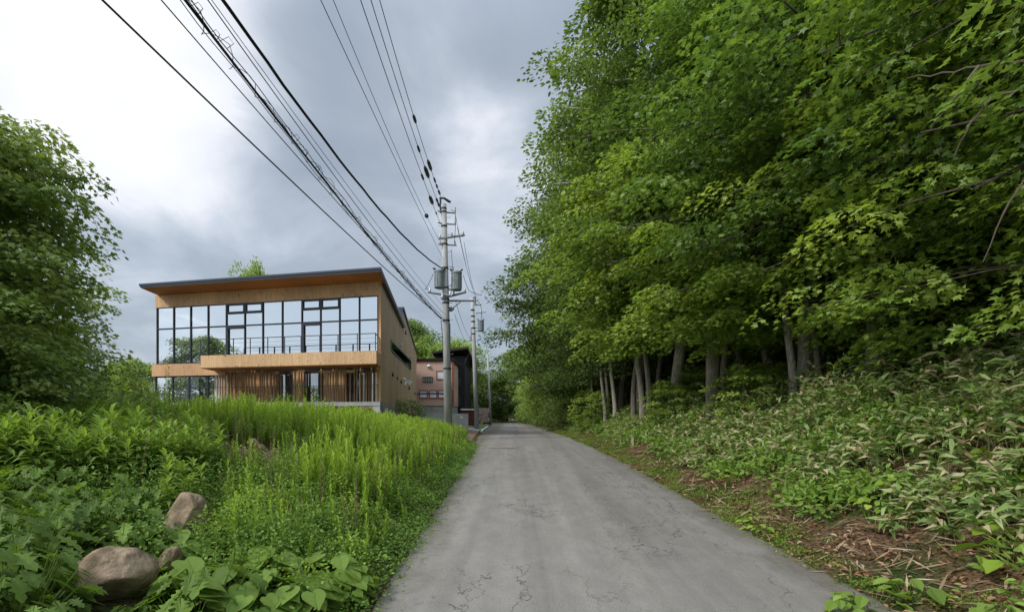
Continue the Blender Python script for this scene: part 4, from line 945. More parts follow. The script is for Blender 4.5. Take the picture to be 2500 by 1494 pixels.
for (k, x, y, rz, s, lb) in front:
    t_ = place(k, x, y, rz, s, lb, FG)
    if k == 'nearD' and y < 6:                                  # its bare dead limbs
        O_ = t_.location
        for pts in ([(9.8, 5.6, 7.6), W(2500, 150, 6.1), W(2390, 162, 6.3), W(2300, 180, 6.5), W(2215, 192, 6.8)], [W(2390, 162, 6.3), W(2330, 240, 6.3), W(2270, 320, 6.6)],
                    [(9.8, 5.6, 6.4), W(2500, 215, 6.0), W(2420, 240, 6.2), W(2340, 270, 6.5)], [W(2420, 240, 6.2), W(2370, 300, 6.2), W(2330, 380, 6.4)], [(9.8, 5.6, 5.2), W(2500, 440, 6.0), W(2450, 520, 6.2), W(2400, 640, 6.5)]):
            q = Geo(); P_ = [Vector(p) for p in pts]; PP = []
            for i_ in range(len(P_)-1):
                for u_ in (0, .33, .66): PP.append(P_[i_].lerp(P_[i_+1], u_) + Vector((0, 0, .03*math.sin(i_*3+u_*9))))
            PP.append(P_[-1]); q.tube(PP, [.017*(1-i_/len(PP))+.003 for i_ in range(len(PP))], 6); q.build('dead_branch', M_TWIG, t_, origin=O_)
# rows behind: their stems and dark crowns fill the wood
rs = random.Random(21); n = 0
for (x0, step, keys) in ((13.8, 4.2, ('tallA', 'tallB', 'darkC')), (18.5, 5.2, ('tallB', 'darkC', 'tallA')), (25, 7.0, ('farF', 'farF', 'farF'))):
    y = 2.0 + rs.random()*2
    while y < 88:
        k = keys[n % 3] if y < 50 else 'farF'
        x = x0*(1 if y < 35 else .85) + rs.uniform(-1, 1)
        place(k, x, y, rs.uniform(0, 6.28), rs.uniform(.8, 1.0), 'forest tree whose trunk or crown fills the shade behind the front row on the right', RG)
        y += step*rs.uniform(.8, 1.25)*(1 if y < 50 else 1.7); n += 1

# bare-looking trunks visible under the canopy
def make_trunk_tree(seed, H, r0, bend, crown_h):
    rs = np.random.default_rng(seed); tg = Geo(); hs = np.linspace(-.3, H, 14)
    P = [np.array([bend*(max(h, 0)/H)**1.5 + .06*math.sin(h*1.3+seed), .05*math.cos(h*1.1+seed), h]) for h in hs]
    tg.tube(P, [r0*(1.45 if h < 0 else (1.12 if h < .5 else 1))*(1-.7*max(h, 0)/H) for h in hs], 12)
    for k in range(5):
        p = P[7+k]; a = rs.uniform(0, 6.28); tg.tube([p, p+np.array([math.cos(a)*.9, math.sin(a)*.9, .5]), p+np.array([math.cos(a)*1.8, math.sin(a)*1.8, .7])], [r0*.3, r0*.18, .01], 5)
    n = 26; c = np.array([P[-1] + np.array([rs.normal(0, 1.1), rs.normal(0, 1.1), rs.uniform(-3.0, .6)]) for _ in range(n)]); per = 110
    Cn = np.repeat(c, per, 0); m = len(Cn); off = rs.normal(0, .42, (m, 3))*np.array([1, 1, .3]); P2 = Cn + off
    g = Geo(); put_leaves(g, P2, unit(off)+np.array([0, 0, -.3]), np.array([0, 0, 1])+rs.normal(0, .4, (m, 3)), .16*rs.uniform(.7, 1.2, m), LEAF, .35+rs.normal(0, .12, m))
    return g, tg
proto('stemA', make_trunk_tree(31, 9, .26, .3, 7), M_LEAF, M_BARK_P)
proto('stemB', make_trunk_tree(32, 8, .13, -.6, 6), M_LEAF, M_BARK_P)
proto('stemC', make_trunk_tree(33, 9, .17, .8, 7), M_LEAF_D, M_BARK)
stems = [
 ('stemA', 1958, 968, 15.8, .85, 'thickest pale straight trunk rising at the back edge of the bamboo grass'),
 ('stemB', 1934, 968, 15.6, 1.0, 'slim dark-sided trunk touching the left of the thickest pale trunk'),
 ('stemB', 1985, 962, 16.4, 1.0, 'thin leaning trunk directly right of the thickest pale trunk'),
 ('stemC', 2006, 962, 16.9, .9, 'grey leaning trunk second to the right of the thickest pale trunk'),
 ('stemA', 2128, 930, 13.6, .95, 'thick mottled trunk at the right, rising from the bamboo grass'),
 ('stemC', 2098, 925, 15.2, 1.05, 'straight trunk just behind and left of the thick mottled trunk'),
 ('stemB', 1566, 995, 24.5, 1.25, 'slender straight pair trunk, front one, in the middle of the wood edge'),
 ('stemB', 1584, 985, 25.5, 1.2, 'slender straight pair trunk, rear one, in the middle of the wood edge'),
 ('stemC', 1545, 980, 26.5, .9, 'dim trunk left of the slender straight pair'),
 ('stemC', 1605, 975, 25.5, .9, 'reddish dim trunk leaning right of the slender straight pair'),
 ('stemB', 1476, 990, 31, .95, 'pale thin trunk, left one of three near the dark round tree'),
 ('stemB', 1486, 990, 32, .9, 'pale thin trunk, middle one of three near the dark round tree'),
 ('stemB', 1500, 993, 30.5, 1.1, 'pale thin leaning trunk, right one of three near the dark round tree'),
 ('stemB', 1452, 985, 34, .8, 'broken-looking thin pale trunk left of the group of three'),
 ('stemA', 1800, 930, 21.5, .75, 'pale trunk half hidden by leaves under the brightest maple'),
 ('stemB', 1872, 940, 19.5, 1.1, 'thin pinkish trunk between the brightest maple and the thickest pale trunk'),
 ('stemB', 1884, 950, 20.5, 1.0, 'thin dark trunk beside the pinkish one'),
 ('stemC', 1690, 940, 27, .8, 'dim trunk deep under the brightest maple'),
 ('stemC', 2235, 925, 14.5, .8, 'dim brownish trunk right of the thick mottled trunk'),
 ('stemC', 2480, 900, 12, .9, 'grey trunk at the right border of the photo'),
]
for (k, px, py, D, s, lb) in stems:
    x, y, z = W(px, py, D); place(k, x, y, random.Random(px).uniform(-.4, .4), s, lb, 'bare trunks under the forest canopy')

# undergrowth bushes and saplings in the wood, each its own plant
rs = random.Random(5)
for i in range(46):
    y = 8 + i*1.25 + rs.uniform(-.5, .5); dr = rs.uniform(8.0, 12.5) if y < 20 else rs.uniform(6.2, 11.5) if y < 34 else rs.uniform(3.0, 8)
    x = float(road_r(y)) + dr
    place('bush', x, y, rs.uniform(0, 6.28), rs.uniform(.8, 1.5), 'dark leafy bush in the shade under the forest trees', 'bushes in the forest shade', cat='bush')
for (px, py, D, s, lb) in [(1830, 1000, 16.5, .62, 'young maple with tiered leaves left of the thickest pale trunk'), (1640, 1035, 21.5, .62, 'light green sapling leaning over the verge in front of the slender pair of trunks'),
                           (1880, 985, 17.5, .55, 'second young maple, closer to the thickest pale trunk'), (1700, 1010, 22, .7, 'blue-green sapling in the shade under the brightest maple'), (1440, 1000, 32, .8, 'sapling in front of the dark round roadside tree')]:
    x, y, z = W(px, py, D); place('sapling', x, y, px*.1, s, lb, 'saplings at the forest edge', cat='sapling')
for i, (x, y, s) in enumerate([(4.6, 44, 1.1), (4.9, 50, 1.3), (4.7, 57, 1.3), (5.0, 65, 1.5), (4.4, 75, 1.5), (3.9, 84, 1.6), (2.0, 99, 1.8), (-1.5, 104, 1.8), (5.5, 92, 1.8), (-4.6, 106, 1.5), (7, 100, 2)]):
    place('bush', x, y, i*1.3, s, ['bush at the foot of the dark round roadside tree', 'second bush along the far lane past the dark round tree', 'third bush along the far lane past the dark round tree', 'fourth bush along the far lane past the dark round tree', 'fifth bush along the far lane past the dark round tree', 'bush at the inner side of the last bend', 'bush straight ahead where the road bends', 'bush just right of the distant plain pole', 'bush at the outer right side of the last bend', 'bush just left of the distant plain pole', 'bush highest at the right of the last bend'][i], 'bushes along the far lane', cat='bush')

# left side trees
proto('left', make_tree(41, 7.6, 3.3, .5, 54, 12, 130, MAPLE, .15, .20, .9, .30, (.4, .8), .36, .13, puff=.5), M_LEAF, M_BARK_D, 'broadleaf_tree')
place('left', -11.3, 9.4, .8, .80, 'tall leafy tree filling the left border of the photo', 'trees on the left', z=.8, sz=.93)
place('left', -9.7, 7.6, 3.6, .55, 'lower leafy tree in front of the tall tree at the left border', 'trees on the left', z=.6)
place('left', -14.4, 13.5, 5.0, .8, 'dark leafy tree low behind the tall tree at the left border', 'trees on the left', z=.6)
place('bush', -17.3, 19, 1, 1.1, 'rounded green bush between the left tree and the weeds', 'bushes on the left', cat='bush')
place('bush', -22.0, 24.5, 2, 1.2, 'rounded green bush at the left end of the weed field', 'bushes on the left', cat='bush')
place('bush', -14.0, 14.8, 2, 1.1, 'dark bush under the left tree', 'bushes on the left', cat='bush')
place('farG', -33.5, 46, 1, .72, 'small round tree against bright sky just left of the wooden house', 'trees on the left', z=.6)
place('farG', -39, 50, 2, .68, 'small dark tree seen through the gap beside the left tree', 'trees on the left', z=.6)
place('farG', -41.0, 82, 2, .85, 'tree whose top just shows above the dark roof of the wooden house', 'trees on the left', z=.6, sz=2.8)
place('farG', -16.5, 105, .5, 1.9, 'round tree rising over the brick house roof, left of the near pole', 'trees on the left', z=.6)
place('farF', -22.6, 108, 4, 1.45, 'pointed tree between the wooden house and the near pole', 'trees on the left', z=.6)
place('farG', -12.0, 103, 3.0, 1.8, 'dark green tree behind the near pole beside the black house', 'trees on the left', z=.6)
place('bush', -8.6, 41, 3, .9, 'dark green bush against the grey base of the brick house', 'bushes on the left', cat='bush')
place('farG', -60, 40, 3, 1.0, 'broad tree mirrored in the window wall of the wooden house', 'trees on the left', z=.6)
place('farF', -43, 19, 3, .7, 'large tree beside the field that the left window panes mirror', 'trees on the left', z=.6)

# ------------------------------------------------------------------ weeds, herbs, bamboo grass, litter
M_GOLD = leaf_mat('weed_bright', [(.065, .11, .018), (.135, .22, .032), (.24, .36, .05), (.35, .50, .075), (.50, .63, .12)], .45)
M_WEED = leaf_mat('weed_green', [(.03, .06, .014), (.06, .12, .024), (.115, .21, .038), (.19, .32, .055), (.30, .42, .09)], .40)
M_HERB = leaf_mat('herb_green', [(.05, .085, .018), (.092, .155, .030), (.155, .245, .045), (.235, .35, .065), (.36, .49, .10)], .40, .55, .22)
M_BAMB = leaf_mat('bamboo_grass', [(.06, .095, .03), (.13, .20, .055), (.21, .32, .09), (.33, .42, .16), (.50, .43, .27), (.60, .48, .32)], .32, .5, .3)
M_DEAD = leaf_mat('dead_leaves', [(.07, .032, .016), (.18, .085, .045), (.33, .17, .09), (.44, .28, .17), (.56, .42, .29)], .1, .8, .1)
M_STALK = leaf_mat('dry_stalks', [(.10, .07, .04), (.24, .17, .10), (.38, .29, .18), (.50, .42, .28)], .1, .7, .1)

def stem_tris(geo, P0, P1, w, tint):
    """thin crossed stems, N of them"""
    n = len(P0); ax = np.array([[1, 0, 0], [0, 1, 0]])
    for a in ax:
        V = np.stack([P0 - a*w[:, None], P0 + a*w[:, None], P1 + a*w[:, None]*.4, P1 - a*w[:, None]*.4], 1); geo.add_many(V, [(0, 1, 2, 3)], tint)

def field(n, xf_, yf, keep, seed):
    rs = np.random.default_rng(seed); y = rs.uniform(*yf, n); x = rs.uniform(*xf_, n); k = keep(x, y, rs); return x[k], y[k]
def DL(x, y): return road_l(y) - x
def DR(x, y): return x - road_r(y)
def brush_weeds(name, label, x, y, h, per, ll, lw, mat_, seed, b0=.38, up=.9, grad=.42):
    rs = np.random.default_rng(seed); g = Geo(); n = len(x); z = gz(x, y)
    P0 = np.stack([x, y, z-.03], 1); ln = rs.normal(0, .07, (n, 2)); P1 = P0 + np.stack([ln[:, 0]*h, ln[:, 1]*h, h], 1)
    stem_tris(g, P0, P1, np.full(n, .006), np.full(n, .45))
    t = np.tile((np.arange(per)+.5)/per, n); i = np.repeat(np.arange(n), per); m = len(i)
    t = .22 + .80*t**.9; az = rs.uniform(0, 2*math.pi, m)
    c = P0[i] + (P1[i]-P0[i])*t[:, None]; out = np.stack([np.cos(az), np.sin(az), np.zeros(m)], 1)
    T = out + np.array([0, 0, 1])*(up*(.45+1.0*t[:, None]**3)) + rs.normal(0, .2, (m, 3)); N = -out*.4 + np.array([0, 0, 1]) + rs.normal(0, .25, (m, 3))
    S = ll*rs.uniform(.7, 1.2, m)*(1.15-.55*t)
    tm = (DIAM[0]*np.array([1, lw, 1]), DIAM[1])
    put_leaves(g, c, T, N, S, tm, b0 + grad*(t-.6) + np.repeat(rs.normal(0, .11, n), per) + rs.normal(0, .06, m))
    return tag(g.build(name, mat_), label, None, None, 'stuff')

def NOHEAP(x, y): return ~((x/y > -.565) & (x/y < -.455) & (y > 9.4) & (y < 12.6))
def patchy(x, y, s, o=0.0): return np.sin(x*s+o)*np.cos(y*s*.8+o*2) + .5*np.sin(x*s*2.3+y*s*1.7+o)
# bright upright goldenrod stand
x, y = field(13500, (-15, -1.6), (7.4, 30), lambda x, y, r: (DL(x, y) > .55 + .5*r.random(len(x))) & (x/y > -.52 - .02*(y-9)) & (y > 8.1 + .6*patchy(x, y, 2.7) + .9*np.maximum(0, -x-4.2)) & ~((x < -3.6) & (x > -8) & (y < 13.6)) & NOHEAP(x, y), 61)
r_ = np.random.default_rng(1); h = (.86 + .50*r_.random(len(x))**1.5 + .16*patchy(x, y, 1.9))*np.clip(.55+.45*DL(x, y)/1.6, .5, 1)*ip(y, [8, 12, 17, 23, 30], [1.0, .98, .84, .68, .55])
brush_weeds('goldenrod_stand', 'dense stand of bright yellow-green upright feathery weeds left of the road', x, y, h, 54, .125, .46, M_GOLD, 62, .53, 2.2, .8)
x, y = field(420, (-9, -1.8), (6.5, 24), lambda x, y, r: (DL(x, y) > .4) & (x/y > -.75), 151)
brush_weeds('dry_weed_stems', 'scattered dry brownish seed stems standing in the green weeds on the left', x, y, np.random.default_rng(9).uniform(.5, 1.25, len(x)), 22, .05, .6, M_STALK, 152, .35, 1.5, .3)
# feathery darker field further left and back
x, y = field(8000, (-26, -3.5), (10, 31), lambda x, y, r: (DL(x, y) > 1.0) & (x/y > -.98) & (x/y < -.36) & (y > 11.2) & NOHEAP(x, y), 63)
r_ = np.random.default_rng(2); h = (.70 + .80*r_.random(len(x))**2.2)*np.clip(1+.26*patchy(x, y, 1.3), .6, 1.4)*ip(y, [11, 17, 22, 31], [1, .85, .55, .42])
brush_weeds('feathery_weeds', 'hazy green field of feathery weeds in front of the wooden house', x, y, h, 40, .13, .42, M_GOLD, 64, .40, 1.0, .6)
# fine small-leaved ground weeds tumbling over the road edge
def mounds(name, label, x, y, hgt, per, ls, mat_, seed, b0=.45, spread=.12, tmpl=DIAM):
    rs = np.random.default_rng(seed); n = len(x); i = np.repeat(np.arange(n), per); m = len(i); g = Geo()
    t = rs.random(m)**.6; ox = rs.normal(0, spread, (m, 2))*(.4+t[:, None])
    X = x[i]+ox[:, 0]; Y = y[i]+ox[:, 1]; hh = np.asarray(hgt)[i]
    P = np.stack([X, Y, gz(X, Y) + hh*t*np.exp(-(ox**2).sum(1)/(2*(spread*2.2)**2))], 1)
    T = np.stack([ox[:, 0], ox[:, 1], np.full(m, .02)], 1)/spread + rs.normal(0, .8, (m, 3)); N = np.array([0, 0, 1]) + rs.normal(0, .45, (m, 3)) + np.array([0, -.25, 0])
    put_leaves(g, P, T, N, ls*rs.uniform(.6, 1.3, m), tmpl, b0 + .25*(t-.6) + np.repeat(rs.normal(0, .1, n), per) + rs.normal(0, .08, m))
    k = rs.random(n) < .8; P0 = np.stack([x, y, gz(x, y)-.02], 1)[k]; P1 = P0 + np.stack([rs.normal(0, .05, k.sum()), rs.normal(0, .05, k.sum()), np.asarray(hgt)[k]*1.0], 1)
    stem_tris(g, P0, P1, np.full(k.sum(), .003), np.full(k.sum(), .5)); return tag(g.build(name, mat_), label, None, None, 'stuff')
x, y = field(4200, (-6.5, -1.2), (3.2, 24), lambda x, y, r: (DL(x, y) > -.02+.12*r.random(len(x))) & (DL(x, y) < np.where(y < 9.5, 3.4, 1.5)) & ((y > 5.3) | (DL(x, y) < .5) | (y > 4.9)), 65)
h = np.clip(.10 + .34*DL(x, y), .08, .46)*(.6+.8*np.random.default_rng(3).random(len(x)))*np.clip(1+.45*patchy(x, y, 2.3, .5), .5, 1.7)
_x, _y = x, y; _r = np.random.default_rng(31)
cx, cy = field(260, (-6.5, -1.3), (4.6, 22), lambda x, y, r: (DL(x, y) > .32+.15*r.random(len(x))) & (DL(x, y) < np.where(y < 10, 2.9, 1.4)) & (x/y > -.58) & ((y > 5.6) | (DL(x, y) < 1.2)), 131)
mounds('feathery_clumps', 'lumpy taller clumps of feathery green weeds beside the left road edge', cx, cy, np.clip(.28+.32*DL(cx, cy), .28, .85)*_r.uniform(.55, 1.3, len(cx)), 420, .045, M_GOLD, 132, .40, .14)
x, y = _x, _y
mounds('roadside_weeds', 'fine small-leaved green weeds spilling over the left road edge', x, y, h, 60, .042, M_WEED, 66, .62, .12)
x, y = field(900, (-6.5, -1.5), (5.4, 20), lambda x, y, r: (DL(x, y) > .3) & (DL(x, y) < np.where(y < 10, 3.3, 1.2)) & (x/y > -.56) & (patchy(x, y, 3.1, 1.) > -.3), 141)
brush_weeds('weed_spires', 'scattered upright feathery weed spires among the low weeds near the left road edge', x, y, np.clip(.35+.3*DL(x, y), .3, .95)*np.random.default_rng(42).uniform(.6, 1.2, len(x)), 46, .085, .45, M_GOLD, 142, .52, 1.6, .8)
x, y = field(2600, (-7.5, -1.6), (5.0, 12), lambda x, y, r: (DL(x, y) > .5) & (x/y > -.62) & NOHEAP(x, y), 67)
h = np.clip(.25 + .16*DL(x, y), .2, .66)*(.7+.5*np.random.default_rng(4).random(len(x)))
brush_weeds('fine_weeds', 'loose fine-leaved weeds between the boulders and the goldenrod stand', x, y, h, 34, .06, .55, M_WEED, 68, .72, .5)

# single herbs: prototypes and copies
def petiole_plant(seed, n, h0, h1, spread, ls, tmpl, droop=.5, stems=True, b0=.5):
    rs = np.random.default_rng(seed); g = Geo(); P = []; T = []; N = []
    for k in range(n):
        az = rs.uniform(0, 6.28); r = spread*math.sqrt(rs.random()); h = rs.uniform(h0, h1)*(1.05-.35*r/spread)
        p = np.array([math.cos(az)*r, math.sin(az)*r, h]); b = np.array([math.cos(az)*r*.25, math.sin(az)*r*.25, -.03])
        g.tube([b, (b+p)/2+np.array([0, 0, .07*h]), p], .004, 4, cap=False, tint=.42)
        a2 = az + rs.normal(0, .6); P.append(p); T.append([math.cos(a2), math.sin(a2), -droop*rs.uniform(.3, 1)]); N.append([math.cos(a2)*.35+rs.normal(0, .2), math.sin(a2)*.35+rs.normal(0, .2)-.25, 1])
    m = len(P); put_leaves(g, np.array(P), np.array(T), np.array(N), ls*rs.uniform(.6, 1.2, m), tmpl, b0+rs.normal(0, .12, m)); return g
def lance_plant(seed, stems, H):
    rs = np.random.default_rng(seed); g = Geo(); P = []; T = []; N = []; S = []; B = []
    for s in range(stems):
        a = rs.uniform(0, 6.28); r = rs.uniform(.02, .26); b = np.array([math.cos(a)*r, math.sin(a)*r, -.03]); h = H*rs.uniform(.75, 1.1); top = b + np.array([math.cos(a)*.12, math.sin(a)*.12, h])
        g.tube([b, (b+top)/2, top], [.009, .007, .004], 5, cap=False, tint=.4)
        K = 34
        for k in range(K):
            t = .22+.78*(k/K)**.85; az = k*2.4+rs.uniform(-.2, .2); P.append(b+(top-b)*t); u = -.15+1.5*max(0, t-.72)/.28; T.append([math.cos(az), math.sin(az), u+rs.normal(0, .12)]); N.append([-math.cos(az)*.3, -math.sin(az)*.3, 1]); S.append(.29*(1.1-.45*t)*rs.uniform(.8, 1.15)); B.append(.50+.75*max(0, t-.55)+rs.normal(0, .07))
    put_leaves(g, np.array(P), np.array(T), np.array(N), np.array(S), (LANCE[0]*np.array([1, 1.45, 1]), LANCE[1]), np.array(B)); return g
HP = {'heart': [petiole_plant(71+i, 13, .16, .38, .30, .24, HEART, .55, b0=.62) for i in range(3)],
      'lobed': [petiole_plant(81+i, 44, .12, .62, .36, .19, LOBED, .8, b0=.46) for i in range(3)],
      'lance': [lance_plant(91+i, 6, .98) for i in range(3)],
      'ovate': [petiole_plant(101+i, 12, .08, .26, .26, .24, (LEAF[0]*np.array([1, 1.15, 1.5]), LEAF[1]), .35, b0=.72) for i in range(2)],
      'round': [petiole_plant(111+i, 16, .3, .62, .30, .14, HEART, .6, b0=.66) for i in range(2)]}
HM = {}
def herb(kind, name, x, y, s, label, group, cat='plant', rz=None, v=0, m=None):
    key = (kind, v, m.name if m else '')
    if key not in HM: HM[key] = HP[kind][v].build(name, m or M_HERB)
    elif HM[key] is not None: pass
    src = HM[key]
    if src.get('label') is None: o = src
    else: o = src.copy(); C.objects.link(o)
    o.location = (x, y, gzf(x, y)); o.rotation_euler = (0, 0, rz if rz is not None else (x*7.3+y*3.1) % 6.28); o.scale = (s, s, s); tag(o, label, cat, group); return o
rs = random.Random(77)
ROCKS = [(-3.62, 4.62, .50), (-3.85, 6.02, .42), (-3.28, 5.2, .2), (-3.3, 5.6, .1)]
def clear(x, y, f=1.0): return all(math.hypot(x-a, y-b) > r*f for a, b, r in ROCKS) and not (-4.15 < x*(4.6/max(y, .1)) < -3.0 and 3.9 < y < 4.35) 
k = 0
for i in range(400):                                       # broad heart-shaped leaves by the bottom edge
    if k >= 56: break
    y = rs.uniform(3.7, 6.0); x = y*rs.uniform(-.68, -.31)
    if float(DL(x, y)) < .12 or not clear(x, y, .9): continue
    if y < 4.75 and -.92 < x/y < -.66: continue
    herb('heart', 'broadleaf_weed', x, y, rs.uniform(.65, 1.2)*(.75 if float(DL(x, y)) < .5 else 1), 'low weed with broad heart-shaped leaves between boulders and road', 'heart-leaved weeds in the left foreground', v=k % 3); k += 1
k = 0
for i in range(900):                                       # toothed lobed leaves on the left
    if k >= 62: break
    y = rs.uniform(3.5, 6.6); x = y*rs.uniform(-1.12, -.58)
    if not clear(x, y, 1.15): continue
    if -.92 < x/y < -.66 and y < 4.9: continue
    if -.70 < x/y < -.60 and y < 5.9: continue
    herb('lobed', 'toothed_weed', x, y, rs.uniform(.75, 1.15), 'leafy weed with toothed dark green leaves left of and around the boulders', 'toothed weeds in the left foreground', v=k % 3); k += 1
k = 0
for i in range(900):                                       # tall lance-leaved herbs
    if k >= 78: break
    y = rs.uniform(6.1, 10.5); x = y*rs.uniform(-1.12, -.50)
    if x/y > (-.62 if y < 7.6 else -.59): continue
    herb('lance', 'lance_leaved_herb', x, y, rs.uniform(.8, 1.08), 'tall herb with narrow pointed leaves tufted at its top, behind the boulders', 'tall lance-leaved herbs on the left', v=k % 3); k += 1
for i in range(14):
    y = rs.uniform(5.6, 8.2); x = y*rs.uniform(-.56, -.40); herb('round', 'vine_weed', x, y, rs.uniform(.5, .8), 'small round-leaved climbing weed beside the upright boulder', 'round-leaved weeds right of the boulders', v=i % 2)

for i, (px, py, D, s, kd) in enumerate([(215, 1475, 4.0, .45, 'heart'), (300, 1480, 3.95, .5, 'heart'), (370, 1470, 4.05, .45, 'heart'), (170, 1450, 4.2, .5, 'lobed'), (330, 1455, 4.2, .4, 'lobed'), (250, 1500, 3.8, .5, 'lobed'), (400, 1440, 4.4, .4, 'heart')]):
    x, y, z = W(px, py, D); herb(kd, 'low_weed', x, y, s, 'small leafy weed hugging the lower side of the wide rounded boulder', 'weeds at the foot of the wide boulder', v=i % 3)
# boulders
M_ROCK = mat('boulder_stone', (.13, .095, .058), .9, spec=.15, col2=(.38, .285, .19), nscale=6, bump=1.0, bscale=22, detail=12)
def rock(name, loc, dims, seed, label, group=None, rot=(0, 0, 0), m=None, rough=.16, cat='boulder', planes=()):
    bm = bmesh.new(); bmesh.ops.create_icosphere(bm, subdivisions=5, radius=1.0)
    for v in bm.verts:
        p = v.co.copy(); d = 1 + rough*mnoise.noise(p*1.1+Vector((seed, 0, 0)))*1.6 + rough*.35*mnoise.noise(p*3.1+Vector((0, seed, 0))) + .02*mnoise.noise(p*9)
        q = p*d
        for (nx, ny, nz, off) in planes:
            nn = Vector((nx, ny, nz)).normalized(); e = q.dot(nn)-off
            if e > 0: q -= nn*e*.86
        v.co = Vector((q.x*dims[0], q.y*dims[1], q.z*dims[2]))
    me = bpy.data.meshes.new(name); bm.to_mesh(me); bm.free(); me.materials.append(m or M_ROCK)
    for p in me.polygons: p.use_smooth = True
    o = bpy.data.objects.new(name, me); C.objects.link(o); o.location = loc; o.rotation_euler = rot; return tag(o, label, cat, group)
rock('boulder', W(276, 1398, 4.55), (.30, .25, .235), 13.1, 'wide rounded brown boulder lying lowest in the foreground weeds', 'boulders', (0, R(-8), .2), planes=((.2, -.6, -.7, .72),))
rock('boulder', W(452, 1270, 6.0), (.235, .24, .345), 2.4, 'upright angular brown boulder above and right of the wide rounded one', 'boulders', (0, R(9), .3), rough=.13, planes=((-.35, -.8, .35, .66), (.75, -.6, -.1, .72), (-.9, -.1, .5, .78)))
rock('boulder', W(415, 1362, 5.1), (.085, .11, .12), 5.2, 'small pale brown stone just right of the wide boulder', 'boulders', (0, R(25), 0), rough=.2)
# broken brick rubble in the weeds
M_RUB = mat('brick_rubble', (.16, .06, .045), .9, col2=(.42, .27, .22), nscale=7, bump=.6, bscale=20)
for i, (px, py, D, s, lb) in enumerate([(566, 1118, 10.4, .15, 'reddish lump of broken masonry at the left of the rubble heap'), (598, 1108, 10.5, .17, 'grey-pink lump of masonry second from the left of the rubble heap'), (630, 1102, 10.7, .19, 'flat pale chunk on top of the rubble heap'),
        (662, 1106, 10.6, .17, 'dark brown chunk right of the middle of the rubble heap'), (690, 1116, 10.4, .14, 'rightmost dark chunk of the rubble heap'), (612, 1130, 10.0, .11, 'small chunk lowest in front of the rubble heap'), (655, 1132, 10.0, .12, 'small pale stone at the lower right of the rubble heap')]):
    x, y, z = W(px, py, D); rock('rubble_chunk', (x, y, min(z, gzf(x, y)+s*.7+(.10 if i == 2 else 0))), (s*1.5, s, s*.75), i*3.3+1, lb, 'chunks of the rubble heap', (i*.3, i*.5, i), M_RUB, .3, 'rubble')

# right side: verge litter, bamboo grass, broad weeds
x, y = field(24000, (3.6, 11), (3.2, 40), lambda x, y, r: (DR(x, y) > -.30*r.random(len(x))**3-.03) & (DR(x, y) < 5.8 - .06*y) & (r.random(len(x)) < np.clip(9/y, .12, 1)*np.where(DR(x, y) < 2.9, 1, .4)), 121)
rs_ = np.random.default_rng(6); n = len(x); g = Geo(); P = np.stack([x, y, gz(x, y)+.012+.03*rs_.random(n)], 1); az = rs_.uniform(0, 6.28, n)
put_leaves(g, P, np.stack([np.cos(az), np.sin(az), rs_.normal(0, .22, n)], 1), np.stack([rs_.normal(0, .35, n), rs_.normal(0, .35, n), np.ones(n)], 1), rs_.uniform(.03, .12, n), (LEAF[0]*np.array([1, 1.0, 3.0]), LEAF[1]), .5+rs_.normal(0, .25, n))
tag(g.build('leaf_litter', M_DEAD), 'reddish brown dead leaves covering the right verge', None, None, 'stuff')
x, y = field(12000, (3.7, 11), (3.2, 34), lambda x, y, r: (DR(x, y) > .05) & (DR(x, y) < 4.6) & (r.random(len(x)) < np.clip(9/y, .15, 1)), 122)
n = len(x); g = Geo(); P = np.stack([x, y, gz(x, y)+.02+.10*rs_.random(n)**2*np.clip(DR(x, y), 0, 2)], 1); az = rs_.normal(.2, .8, n) + np.where(rs_.random(n) < .5, math.pi, 0)
put_leaves(g, P, np.stack([np.cos(az), np.sin(az), rs_.normal(.05, .28, n)], 1), np.stack([rs_.normal(0, .4, n), rs_.normal(0, .4, n), np.ones(n)], 1), rs_.uniform(.15, .5, n), (NEEDLE[0]*np.array([1, .7, 1]), NEEDLE[1]), .5+rs_.normal(0, .25, n))
tag(g.build('dry_stalks', M_STALK), 'pale dry stalks and twigs strewn over the right verge', None, None, 'stuff')
# low green strip along the edge
x, y = field(5200, (3.2, 8), (4.4, 42), lambda x, y, r: (DR(x, y) > -.10) & (DR(x, y) < 1.9) & (patchy(x, y, 1.3, 1.0) + .9*(DR(x, y) < .8)*(y > 6.5) > .30), 123)
mounds('verge_grass', 'low moss-green weeds in patches along the right road edge', x, y, .05+.07*np.random.default_rng(5).random(len(x)), 42, .032, M_GOLD, 124, .34, .09)
def bamboo(name, label, x, y, h, seed, b0, dead, ls=.24):
    rs = np.random.default_rng(seed); n = len(x); g = Geo(); P0 = np.stack([x, y, gz(x, y)-.03], 1); ln = rs.normal(0, .22, (n, 2)); ln[:, 0] -= .15
    P1 = P0 + np.stack([ln[:, 0]*h, ln[:, 1]*h, h], 1); stem_tris(g, P0, P1, np.full(n, .004), np.full(n, .72))
    per = 10; i = np.repeat(np.arange(n), per); m = len(i); t = np.where(rs.random(m) < .62, rs.uniform(.82, 1, m), rs.uniform(.3, .85, m)); az = rs.uniform(0, 6.28, m)
    out = np.stack([np.cos(az), np.sin(az), np.zeros(m)], 1); T = out + np.array([0, 0, 1])*rs.normal(.12, .40, m)[:, None]
    tint = b0 + rs.normal(0, .11, m) + np.repeat(rs.normal(0, .08, n), per); tint = np.where(rs.random(m) < dead, rs.uniform(.7, 1, m), tint)
    put_leaves(g, P0[i]+(P1[i]-P0[i])*t[:, None], T, np.array([0, 0, 1])+rs.normal(0, .5, (m, 3)), ls*rs.uniform(.6, 1.25, m), (BLADE[0]*np.array([1, 2.0, 1.3]), BLADE[1]), tint)
    return tag(g.build(name, M_BAMB), label, None, None, 'stuff')
